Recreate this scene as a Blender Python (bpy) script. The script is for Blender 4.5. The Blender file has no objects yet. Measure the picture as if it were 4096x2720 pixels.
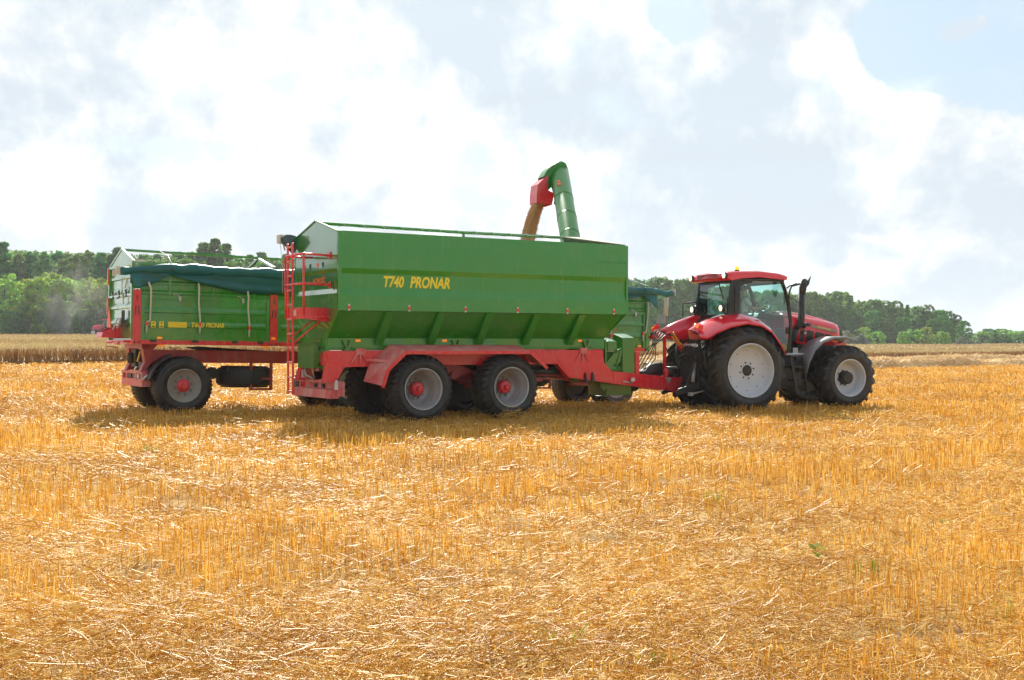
import bpy, bmesh, math, random
import numpy as np
from mathutils import Vector, Matrix

R = math.radians
random.seed(7)
rng = np.random.default_rng(11)
scene = bpy.context.scene
COL = scene.collection

# ------------------------------------------------------------------ helpers
def link(o, parent=None):
    COL.objects.link(o)
    if parent is not None:
        o.parent = parent
    return o

def tag(o, label=None, cat=None, group=None, kind=None):
    if label: o["label"] = label
    if cat: o["category"] = cat
    if group: o["group"] = group
    if kind: o["kind"] = kind
    return o

def empty(name, loc=(0, 0, 0), rot=(0, 0, 0), parent=None):
    o = bpy.data.objects.new(name, None)
    o.empty_display_size = 0.2
    o.location = loc
    o.rotation_euler = rot
    return link(o, parent)

def copy_tree(o, parent=None):
    c = o.copy()
    COL.objects.link(c)
    c.parent = parent
    for ch in list(o.children):
        copy_tree(ch, c)
    return c

class MB:
    """collects shapes, then links them as one mesh object"""
    def __init__(s):
        s.v = []; s.f = []; s.sm = []
    def add(s, verts, faces, smooth=False):
        n = len(s.v)
        s.v.extend([tuple(p) for p in verts])
        for f in faces:
            s.f.append([i + n for i in f]); s.sm.append(smooth)
        return s
    def box(s, x0, x1, y0, y1, z0, z1):
        v = [(x0, y0, z0), (x1, y0, z0), (x1, y1, z0), (x0, y1, z0), (x0, y0, z1), (x1, y0, z1), (x1, y1, z1), (x0, y1, z1)]
        return s.add(v, [(0, 3, 2, 1), (4, 5, 6, 7), (0, 1, 5, 4), (1, 2, 6, 5), (2, 3, 7, 6), (3, 0, 4, 7)])
    def hexa(s, v):
        return s.add(v, [(0, 3, 2, 1), (4, 5, 6, 7), (0, 1, 5, 4), (1, 2, 6, 5), (2, 3, 7, 6), (3, 0, 4, 7)])
    def prism(s, pts, plane, a, b, smooth=False):
        """2D outline pulled along the third axis from a to b"""
        def P(p, t):
            if plane == 'xz': return (p[0], t, p[1])
            if plane == 'xy': return (p[0], p[1], t)
            return (t, p[0], p[1])
        n = len(pts)
        v = [P(p, a) for p in pts] + [P(p, b) for p in pts]
        s.add(v, [list(range(n)), list(range(2 * n - 1, n - 1, -1))])
        s.add(v, [(i, (i + 1) % n, (i + 1) % n + n, i + n) for i in range(n)], smooth)
        return s
    def beam(s, p, q, w, h, up=(0, 0, 1)):
        """rectangular bar between two points"""
        p = Vector(p); q = Vector(q); d = (q - p).normalized()
        u = Vector(up)
        if abs(d.dot(u)) > .98: u = Vector((0, 1, 0))
        sd = d.cross(u).normalized(); u = sd.cross(d)
        a = sd * w / 2; b = u * h / 2
        v = [p - a - b, p + a - b, p + a + b, p - a + b, q - a - b, q + a - b, q + a + b, q - a + b]
        return s.hexa([v[0], v[1], v[2], v[3], v[4], v[5], v[6], v[7]])
    def tube(s, pts, r, n=8, cap=True):
        pts = [Vector(p) for p in pts]
        rr = r if isinstance(r, (list, tuple)) else [r] * len(pts)
        ref = None; rings = []
        for i, p in enumerate(pts):
            d = (pts[min(i + 1, len(pts) - 1)] - pts[max(i - 1, 0)]).normalized()
            if ref is None:
                ref = Vector((0, 0, 1)) if abs(d.z) < .9 else Vector((1, 0, 0))
            a = (ref - d * ref.dot(d)).normalized(); ref = a
            b = d.cross(a)
            rings.append([p + (a * math.cos(2 * math.pi * k / n) + b * math.sin(2 * math.pi * k / n)) * rr[i] for k in range(n)])
        v = [q for ring in rings for q in ring]
        f = []
        for i in range(len(pts) - 1):
            for k in range(n):
                f.append((i * n + k, i * n + (k + 1) % n, (i + 1) * n + (k + 1) % n, (i + 1) * n + k))
        m = len(s.v)
        s.add(v, f, True)
        if cap:
            s.f.append([m + k for k in range(n)][::-1]); s.sm.append(False)
            s.f.append([m + (len(pts) - 1) * n + k for k in range(n)]); s.sm.append(False)
        return s
    def lathe(s, prof, c, axis='y', n=40, smooth=True, closed=False):
        """profile [(radius, height)] turned about an axis through c"""
        c = Vector(c); v = []
        for (r, h) in prof:
            for k in range(n):
                t = 2 * math.pi * k / n
                a, b = r * math.cos(t), r * math.sin(t)
                if axis == 'y': q = (a, h, b)
                elif axis == 'z': q = (a, b, h)
                else: q = (h, a, b)
                v.append(c + Vector(q))
        m = len(prof); f = []
        for i in range(m if closed else m - 1):
            j = (i + 1) % m
            for k in range(n):
                f.append((i * n + k, i * n + (k + 1) % n, j * n + (k + 1) % n, j * n + k))
        return s.add(v, f, smooth)
    def sphere(s, c, r, n=16, m=10):
        rx, ry, rz = r if isinstance(r, (list, tuple)) else (r, r, r)
        c = Vector(c); v = []
        for i in range(m + 1):
            ph = math.pi * i / m
            for k in range(n):
                t = 2 * math.pi * k / n
                v.append(c + Vector((rx * math.sin(ph) * math.cos(t), ry * math.sin(ph) * math.sin(t), rz * math.cos(ph))))
        return s.add(v, [(i * n + k, i * n + (k + 1) % n, (i + 1) * n + (k + 1) % n, (i + 1) * n + k) for i in range(m) for k in range(n)], True)
    def grid(s, rows, smooth=True):
        """rows of points joined to one skin"""
        m, n = len(rows), len(rows[0])
        v = [p for r in rows for p in r]
        return s.add(v, [(i * n + k, i * n + k + 1, (i + 1) * n + k + 1, (i + 1) * n + k) for i in range(m - 1) for k in range(n - 1)], smooth)
    def build(s, name, mat, parent=None, label=None, bevel=0, solid=0, recalc=True, mat2=None, split=0):
        me = bpy.data.meshes.new(name)
        me.from_pydata(s.v, [], s.f)
        me.polygons.foreach_set('use_smooth', s.sm)
        if mat2 is not None: me.polygons.foreach_set('material_index', [0 if i < split else 1 for i in range(len(s.f))])
        if recalc:
            bm = bmesh.new(); bm.from_mesh(me)
            bmesh.ops.remove_doubles(bm, verts=bm.verts, dist=1e-5)
            bmesh.ops.recalc_face_normals(bm, faces=bm.faces)
            bm.to_mesh(me); bm.free()
        me.materials.append(mat)
        if mat2 is not None: me.materials.append(mat2)
        o = bpy.data.objects.new(name, me)
        link(o, parent)
        if label: o["label"] = label
        if solid:
            m = o.modifiers.new('Solidify', 'SOLIDIFY'); m.thickness = solid; m.offset = 0
        if bevel:
            m = o.modifiers.new('Bevel', 'BEVEL'); m.width = bevel; m.segments = 2
            m.limit_method = 'ANGLE'; m.angle_limit = R(40); m.harden_normals = False
        return o

def mesh_np(name, V, F, mat, parent=None, smooth=False):
    V = np.asarray(V, dtype=np.float32); F = np.asarray(F, dtype=np.int32)
    me = bpy.data.meshes.new(name)
    k = F.shape[1]
    me.vertices.add(len(V)); me.vertices.foreach_set('co', V.ravel())
    me.loops.add(F.size); me.loops.foreach_set('vertex_index', F.ravel())
    me.polygons.add(len(F)); me.polygons.foreach_set('loop_start', np.arange(0, F.size, k, dtype=np.int32))
    if smooth: me.polygons.foreach_set('use_smooth', np.ones(len(F), dtype=bool))
    me.update(); me.validate()
    me.materials.append(mat)
    return link(bpy.data.objects.new(name, me), parent)

def lettering(text, mat, parent, fit, place, shear=0.0, bold=0.0, name='lettering', depth=.004):
    """text laid out in its own plane, fitted to width x height, then carried by the 4x4 matrix 'place'"""
    cu = bpy.data.curves.new('text', 'FONT')
    cu.body = text; cu.size = 1; cu.shear = shear; cu.offset = bold; cu.extrude = .01; cu.resolution_u = 4
    ob = bpy.data.objects.new('text', cu); COL.objects.link(ob)
    dg = bpy.context.evaluated_depsgraph_get()
    me = bpy.data.meshes.new_from_object(ob.evaluated_get(dg))
    bpy.data.objects.remove(ob)
    co = np.empty(len(me.vertices) * 3, dtype=np.float32); me.vertices.foreach_get('co', co); co = co.reshape(-1, 3)
    lo, hi = co.min(0), co.max(0)
    co[:, 0] = (co[:, 0] - lo[0]) / (hi[0] - lo[0]) * fit[0]
    co[:, 1] = (co[:, 1] - lo[1]) / (hi[1] - lo[1]) * fit[1]
    co[:, 2] = np.where(co[:, 2] > 0, depth / 2, -depth / 2)
    me.vertices.foreach_set('co', co.ravel())
    me.transform(place)
    me.materials.clear(); me.materials.append(mat)
    me.polygons.foreach_set('use_smooth', np.zeros(len(me.polygons), dtype=bool))
    me.name = name
    return link(bpy.data.objects.new(name, me), parent)

def side_place(x, y, z):      # reads along +x on a wall facing -y
    return Matrix(((1, 0, 0, x), (0, 0, -1, y), (0, 1, 0, z), (0, 0, 0, 1)))
def rear_place(x, y, z):      # reads along -y on a wall facing -x
    return Matrix(((0, 0, -1, x), (-1, 0, 0, y), (0, 1, 0, z), (0, 0, 0, 1)))

# ------------------------------------------------------------------ materials
def nodes(name):
    m = bpy.data.materials.new(name); m.use_nodes = True
    nt = m.node_tree; nt.nodes.clear()
    out = nt.nodes.new('ShaderNodeOutputMaterial')
    return m, nt, out

def N(nt, kind, **kw):
    n = nt.nodes.new(kind)
    for k, v in kw.items():
        if k.startswith('i_'):
            key = k[2:].replace('_', ' ')
            n.inputs[int(key) if key.isdigit() else key].default_value = v
        else:
            setattr(n, k, v)
    return n

def ramp(nt, stops):
    n = nt.nodes.new('ShaderNodeValToRGB')
    e = n.color_ramp.elements
    while len(e) < len(stops): e.new(.5)
    for el, (p, c) in zip(e, stops):
        el.position = p
        el.color = (c, c, c, 1) if not isinstance(c, (tuple, list)) else (c[0], c[1], c[2], 1)
    return n

def paint(name, col, rough=.3, dust=(.30, .22, .12), dust_amt=.25, low=0.0, metallic=0, coat=0.0, bump=.0, spec=.5, wave=0, coat_rough=.07, trans=0, coat_ior=1.5):
    """sprayed metal or plastic with a film of field dust, thicker low down and in patches"""
    m, nt, out = nodes(name); L = nt.links.new
    p = N(nt, 'ShaderNodeBsdfPrincipled', i_Metallic=metallic)
    p.inputs['Coat Weight'].default_value = coat; p.inputs['Coat Roughness'].default_value = coat_rough; p.inputs['Coat IOR'].default_value = coat_ior
    p.inputs['Specular IOR Level'].default_value = spec
    tc = N(nt, 'ShaderNodeTexCoord')
    n1 = N(nt, 'ShaderNodeTexNoise', i_Scale=2.2, i_Detail=6.0, i_Roughness=.62)
    n2 = N(nt, 'ShaderNodeTexNoise', i_Scale=38.0, i_Detail=3.0)
    L(tc.outputs['Object'], n1.inputs['Vector']); L(tc.outputs['Object'], n2.inputs['Vector'])
    r1 = ramp(nt, [(.40, 0.0), (.72, 1.0)]); L(n1.outputs['Fac'], r1.inputs['Fac'])
    mu = N(nt, 'ShaderNodeMath', operation='MULTIPLY'); L(r1.outputs['Color'], mu.inputs[0]); L(n2.outputs['Fac'], mu.inputs[1])
    mp = N(nt, 'ShaderNodeMapping'); mp.inputs['Scale'].default_value = (7, 7, .55); L(tc.outputs['Object'], mp.inputs[0])
    n3 = N(nt, 'ShaderNodeTexNoise', i_Scale=1.0, i_Detail=5.0, i_Roughness=.6); L(mp.outputs[0], n3.inputs['Vector'])
    r3 = ramp(nt, [(.50, 0.0), (.78, .55)]); L(n3.outputs['Fac'], r3.inputs['Fac'])
    ms = N(nt, 'ShaderNodeMath', operation='ADD'); L(mu.outputs[0], ms.inputs[0]); L(r3.outputs['Color'], ms.inputs[1])
    mu2 = N(nt, 'ShaderNodeMath', operation='MULTIPLY_ADD', i_1=dust_amt * 1.4, i_2=low, use_clamp=True); L(ms.outputs[0], mu2.inputs[0])
    if wave:
        nw = N(nt, 'ShaderNodeTexNoise', i_Scale=1.6, i_Detail=2.0); L(tc.outputs['Object'], nw.inputs['Vector'])
        bw = N(nt, 'ShaderNodeBump', i_Strength=wave, i_Distance=.06); L(nw.outputs['Fac'], bw.inputs['Height']); L(bw.outputs[0], p.inputs['Normal']); L(bw.outputs[0], p.inputs['Coat Normal'])
    mix = N(nt, 'ShaderNodeMix', data_type='RGBA'); mix.inputs[6].default_value = (*col, 1); mix.inputs[7].default_value = (*dust, 1)
    L(mu2.outputs[0], mix.inputs[0]); L(mix.outputs[2], p.inputs['Base Color'])
    rr = N(nt, 'ShaderNodeMath', operation='MULTIPLY_ADD', i_1=.45, i_2=rough, use_clamp=True); L(mu2.outputs[0], rr.inputs[0]); L(rr.outputs[0], p.inputs['Roughness'])
    if bump:
        b = N(nt, 'ShaderNodeBump', i_Strength=bump, i_Distance=.02); L(n1.outputs['Fac'], b.inputs['Height']); L(b.outputs[0], p.inputs['Normal'])
    if trans:
        tl = N(nt, 'ShaderNodeBsdfTranslucent'); tl.inputs[0].default_value = (*[min(1, c * 3) for c in col], 1); mxs = N(nt, 'ShaderNodeMixShader'); mxs.inputs[0].default_value = trans
        L(p.outputs[0], mxs.inputs[1]); L(tl.outputs[0], mxs.inputs[2]); L(mxs.outputs[0], out.inputs['Surface'])
    else:
        L(p.outputs[0], out.inputs['Surface'])
    return m

def glow(name, col, strength, base=(.8, .8, .75)):
    m, nt, out = nodes(name)
    p = N(nt, 'ShaderNodeBsdfPrincipled', i_Roughness=.2)
    p.inputs['Base Color'].default_value = (*base, 1)
    p.inputs['Emission Color'].default_value = (*col, 1); p.inputs['Emission Strength'].default_value = strength
    nt.links.new(p.outputs[0], out.inputs['Surface'])
    return m

def glass_mat(name, tint, refl=.06):
    m, nt, out = nodes(name); L = nt.links.new
    tr = N(nt, 'ShaderNodeBsdfTransparent'); tr.inputs[0].default_value = (*tint, 1)
    gl = N(nt, 'ShaderNodeBsdfGlossy', i_Roughness=.02); gl.inputs[0].default_value = (1, 1, 1, 1)
    fr = N(nt, 'ShaderNodeFresnel', i_IOR=1.5)
    ad = N(nt, 'ShaderNodeMath', operation='ADD', i_1=refl, use_clamp=True); L(fr.outputs[0], ad.inputs[0])
    mx = N(nt, 'ShaderNodeMixShader'); L(ad.outputs[0], mx.inputs[0]); L(tr.outputs[0], mx.inputs[1]); L(gl.outputs[0], mx.inputs[2])
    L(mx.outputs[0], out.inputs['Surface'])
    return m

M = {}
M['green'] = paint('green_paint', (.020, .250, .008), .24, dust=(.26, .26, .10), dust_amt=.12, spec=.45, coat=.8, wave=.22)
M['green_rear'] = paint('green_paint_glossy', (.022, .185, .012), .22, dust=(.26, .26, .11), dust_amt=.14, spec=.6, coat=1.0, wave=.06, coat_ior=2.0)
M['green_pipe'] = paint('green_pipe_paint', (.016, .200, .014), .34, dust=(.26, .26, .11), dust_amt=.10, spec=.4, coat=.15)
M['green_dusty'] = paint('green_paint_dusty', (.030, .21, .016), .30, dust_amt=.20, coat=.6)
M['green_old'] = paint('green_paint_weathered', (.026, .250, .009), .26, dust_amt=.20, spec=.5, coat=.9, wave=.25)
M['red'] = paint('red_paint', (.74, .018, .034), .25, dust=(.45, .28, .20), dust_amt=.18, coat=.2)
M['red_dusty'] = paint('red_paint_dusty', (.64, .022, .034), .38, dust=(.66, .42, .35), dust_amt=.75, low=.14)
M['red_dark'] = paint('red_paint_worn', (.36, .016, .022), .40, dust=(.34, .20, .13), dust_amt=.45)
M['red_gloss'] = paint('tractor_red', (.72, .012, .034), .14, dust=(.5, .3, .2), dust_amt=.06, coat=.8)
M['rubber'] = paint('tyre_rubber', (.015, .016, .017), .55, dust=(.14, .115, .08), dust_amt=.26, low=.03)
M['rubber_dusty'] = paint('tyre_rubber_dusty', (.012, .012, .012), .48, dust=(.15, .115, .08), dust_amt=.26, low=.02)
M['rim'] = paint('silver_wheel_paint', (.45, .45, .44), .34, dust=(.26, .21, .14), dust_amt=.6, metallic=.35)
M['rim_white'] = paint('pale_wheel_paint', (.58, .59, .62), .36, dust=(.44, .38, .27), dust_amt=.32)
M['rim_dirty'] = paint('dirty_wheel_paint', (.30, .285, .26), .5, dust=(.30, .23, .15), dust_amt=.7)
M['black_shiny'] = paint('grey_black_mudguard', (.125, .126, .128), .50, dust=(.16, .14, .11), dust_amt=.12, spec=1.0, coat=1.0, coat_rough=.42)
M['black'] = paint('black_plastic', (.012, .012, .013), .42, dust=(.12, .10, .07), dust_amt=.22)
M['black_gloss'] = paint('black_gloss_frame', (.008, .008, .009), .18, dust_amt=.04)
M['iron'] = paint('dark_iron', (.03, .03, .032), .5, dust=(.16, .12, .08), dust_amt=.4, metallic=.3)
M['steel'] = paint('bare_steel', (.55, .55, .56), .32, dust_amt=.2, metallic=.7)
M['galv'] = paint('galvanised', (.5, .5, .5), .42, dust_amt=.2, metallic=.4)
M['tarp'] = paint('teal_tarpaulin', (.004, .140, .140), .34, dust=(.20, .24, .22), dust_amt=.14, bump=.45, spec=.55, trans=.30)
M['tarp_dark'] = paint('dark_green_tarpaulin', (.016, .05, .035), .42, dust=(.2, .2, .16), dust_amt=.25, bump=.25)
M['strap'] = paint('webbing', (.62, .60, .52), .7, dust_amt=.25)
M['yellow'] = paint('yellow_film', (.88, .70, .02), .4, dust_amt=.08)
M['ochre'] = paint('ochre_film', (.72, .46, .02), .4, dust_amt=.12)
M['orange_film'] = paint('orange_film', (.85, .17, .03), .45, dust_amt=.08)
M['salmon'] = paint('salmon_reflector', (.85, .16, .08), .5, dust_amt=.1)
M['amber'] = glow('amber_lens', (1, .28, .02), .25, (.85, .25, .02))
M['lens_red'] = glow('red_lens', (1, .03, .02), .12, (.6, .02, .02))
M['lamp'] = glow('lit_lamp', (1, .76, .42), 1.2)
M['beacon'] = glow('beacon_amber', (1, .50, .02), .7, (.9, .5, .02))
M['glass'] = glass_mat('tinted_glass', (.58, .83, .80), .05)
M['glass_grey'] = glass_mat('smoked_glass', (.22, .27, .25), .03)
M['white'] = paint('white_film', (.75, .75, .72), .5, dust_amt=.1)
M['stripe'] = paint('grey_stripe', (.30, .27, .20), .35, dust_amt=.1)
M['gold'] = paint('gold_film', (.78, .55, .22), .35, dust_amt=.05)
M['hose_red'] = paint('red_air_hose', (.70, .02, .04), .3, dust_amt=.1)
M['hose_yellow'] = paint('yellow_air_hose', (.80, .36, .02), .3, dust_amt=.1)
M['skin'] = paint('skin', (.58, .33, .23), .5, dust_amt=0)
M['shirt'] = paint('pale_shirt', (.80, .78, .74), .8, dust_amt=0)
M['trousers'] = paint('dark_trousers', (.03, .035, .05), .8, dust_amt=0)
M['hair'] = paint('brown_hair', (.05, .03, .02), .6, dust_amt=0)
M['seat'] = paint('seat_fabric', (.05, .055, .06), .8, dust_amt=.1)
M['tan'] = paint('tan_sheet', (.30, .26, .17), .6, dust_amt=.3)

# ------------------------------------------------------------------ wheels
def tyre_prof(r, w, rim, bulge=.02, tread=.02):
    """closed tyre section across y (0..w)"""
    return [(rim, .05 * w), (rim + .02, .02 * w), (rim + (r - rim) * .35, -bulge * .6), (rim + (r - rim) * .65, -bulge),
            (r - .10, .0), (r - .045, .035 * w), (r - .018, .10 * w), (r - .004, .25 * w), (r, .5 * w), (r - .004, .75 * w),
            (r - .018, .90 * w), (r - .045, .965 * w), (r - .10, w), (rim + (r - rim) * .65, w + bulge), (rim + (r - rim) * .35, w + bulge * .6),
            (rim + .02, .98 * w), (rim, .95 * w)]

def lug(mb, c, r, w, t0, sgn, dt, h, lw, y_in, y_out, nseg=6):
    """one tread bar curving from near the centre line out over the shoulder"""
    cx, cy, cz = c
    rows = []
    for i in range(nseg + 1):
        s = i / nseg
        y = y_in + (y_out - y_in) * s
        yy = abs(y - w / 2) / (w / 2)
        base = r - .03 * max(0, yy - .55) ** 1.5 / .3 - (.06 * max(0, yy - .88) / .12)
        hh = h * (1 - .25 * max(0, yy - .8) / .2)
        t = t0 + sgn * dt * (s ** .8)
        half = lw / r * (.42 + .25 * s)
        ring = []
        for (dtt, rad) in ((-half, base - .03), (-half * .72, base + hh), (half * .72, base + hh), (half, base - .03)):
            a = t + dtt
            ring.append((cx + rad * math.cos(a), cy + y, cz + rad * math.sin(a)))
        rows.append(ring)
    mb.grid(rows, False)
    for rw in (rows[0], rows[-1]):
        mb.add(rw, [(0, 1, 2, 3)])

def wheel(parent, x, y0, z, r, w, rim_r, kind, face, mats, name='wheel'):
    """face = -1: outer side looks to -y ; +1: to +y.   wheel > tyre, rim, hub"""
    e = empty(name, (x, y0 if face < 0 else y0 + w, z), (0, 0, 0 if face < 0 else math.pi), parent)
    t = MB(); c = (0, 0, 0)
    if kind == 'ag':
        body = r - .066
        t.lathe(tyre_prof(body, w, rim_r, .025), c, 'y', 56, closed=True)
        n = 19
        for k in range(n):
            a = 2 * math.pi * k / n
            lug(t, c, body, w, a, 1, -.36, .066, .080, w * .53, w * 1.01)
            lug(t, c, body, w, a + math.pi / n, 1, -.36, .066, .080, w * .47, -w * .01)
    elif kind == 'flot':
        body = r - .03
        t.lathe(tyre_prof(body, w, rim_r, .03), c, 'y', 56, closed=True)
        n = 30
        for k in range(n):
            a = 2 * math.pi * k / n
            lug(t, c, body, w, a, 1, -.14, .034, .085, w * .56, w * 1.0, 4)
            lug(t, c, body, w, a + .6 * math.pi / n, 1, -.14, .034, .085, w * .44, 0, 4)
            lug(t, c, body, w, a + .3 * math.pi / n, 1, .10, .030, .07, w * .40, w * .60, 2)
    else:
        body = r - .012
        t.lathe(tyre_prof(body, w, rim_r, .035), c, 'y', 56, closed=True)
        n = 44
        for k in range(n):
            a = 2 * math.pi * k / n
            lug(t, c, body, w, a, 1, .04, .014, .06, w * .70, w * .97, 2)
            lug(t, c, body, w, a, 1, .04, .014, .06, w * .30, w * .03, 2)
            lug(t, c, body, w, a, 1, .05, .014, .05, w * .36, w * .64, 2)
    t.lathe([(rim_r - .02, .80 * w), (0, .80 * w)], c, 'y', 40)  # added closing disc in dark tyre rubber, standing in for shade inside the wheel
    t.build('tyre', mats[0], e)
    rm = MB()
    if kind == 'flot':      # deep set disc
        d = .40
        prof = [(rim_r - .005, .055 * w), (rim_r + .012, .02 * w - .012), (rim_r - .012, .02 * w - .012), (rim_r - .024, .05), (rim_r - .028, .10), (rim_r - .065, .13),
                (rim_r - .07, .25), (rim_r - .095, .27), (rim_r - .10, .33), (rim_r - .14, .36), (rim_r - .16, d), (.12, d), (.12, d + .02)]
        disc_r, nb, br, hubr, hubh = .20, 10, .015, .135, .18
    elif kind == 'ag':
        d = .19 if rim_r > .5 else .27
        prof = [(rim_r - .005, .055 * w), (rim_r + .015, .02 * w - .012), (rim_r - .015, .02 * w - .012), (rim_r - .025, .04), (rim_r - .032, .08), (rim_r - .055, .10), (rim_r - .062, d * .8), (rim_r - .10, d), (.20, d - .01), (.12, d - .01), (.0, d - .01)]
        disc_r, nb, br, hubr, hubh = .19, 8, .012, .11 if rim_r > .5 else .15, .03 if rim_r > .5 else .20
    else:
        d = .10
        prof = [(rim_r - .005, .06 * w), (rim_r + .012, .0), (rim_r - .010, -.005), (rim_r - .025, .03), (rim_r - .05, .06), (rim_r - .11, .075), (rim_r - .14, d), (.12, d), (.0, d)]
        disc_r, nb, br, hubr, hubh = .20, 8, .016, .135, .10
    rm.lathe(prof, c, 'y', 48)
    rm.lathe([(rim_r - .005, .05 * w), (rim_r - .03, .3 * w), (rim_r - .03, .78 * w)], c, 'y', 40)
    for k in range(nb):
        a = 2 * math.pi * (k + .3) / nb
        bx, bz = disc_r * math.cos(a), disc_r * math.sin(a)
        if kind != 'ag': rm.lathe([(br * 1.2, d), (br * 1.2, d - .035), (0, d - .035)], (bx, 0, bz), 'y', 8, False)
    nb_m = rm; cut = len(rm.f)
    for k in range(nb):
        a = 2 * math.pi * (k + .3) / nb
        bx, bz = disc_r * math.cos(a), disc_r * math.sin(a)
        nb_m.lathe([(br * 1.9, d - .002), (br * 1.9, d - .012), (br, d - .012), (br, d - .03), (0, d - .03)], (bx, 0, bz), 'y', 8, False)
    if kind == 'ag' and rim_r > .5:
        for k in range(10):
            a = 2 * math.pi * (k + .5) / 10
            nb_m.lathe([(.014, d - .004), (0, d - .012)], ((rim_r - .16) * math.cos(a), 0, (rim_r - .16) * math.sin(a)), 'y', 8, False)
    rm.build('rim', mats[1], e, mat2=M['iron'], split=cut)
    hb = MB()
    if kind == 'flot':
        hb.lathe([(hubr, d), (hubr, d - hubh * .75), (hubr - .02, d - hubh * .85), (.055, d - hubh * .9), (.055, d - hubh - .03), (.045, d - hubh - .045), (0, d - hubh - .045)], c, 'y', 32, False)
    elif kind == 'ag':
        hb.lathe([(hubr + .02, d), (hubr + .02, d - .02), (hubr, d - .03), (hubr, d - hubh * .9), (hubr - .02, d - hubh), (0, d - hubh)], c, 'y', 32, False)
        if rim_r < .5:
            for k in range(12):
                a = 2 * math.pi * k / 12
                hb.lathe([(.018, d - .01), (.018, d - .06), (0, d - .06)], ((hubr + .012) * math.cos(a), 0, (hubr + .012) * math.sin(a)), 'y', 8, False)
    else:
        hb.lathe([(hubr + .015, d), (hubr, d - .03), (hubr - .03, d - .05), (.075, d - .055), (.072, d - hubh - .02), (.06, d - hubh - .03), (0, d - hubh - .03)], c, 'y', 32, False)
    hb.build('hub', mats[2], e)
    return e
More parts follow.
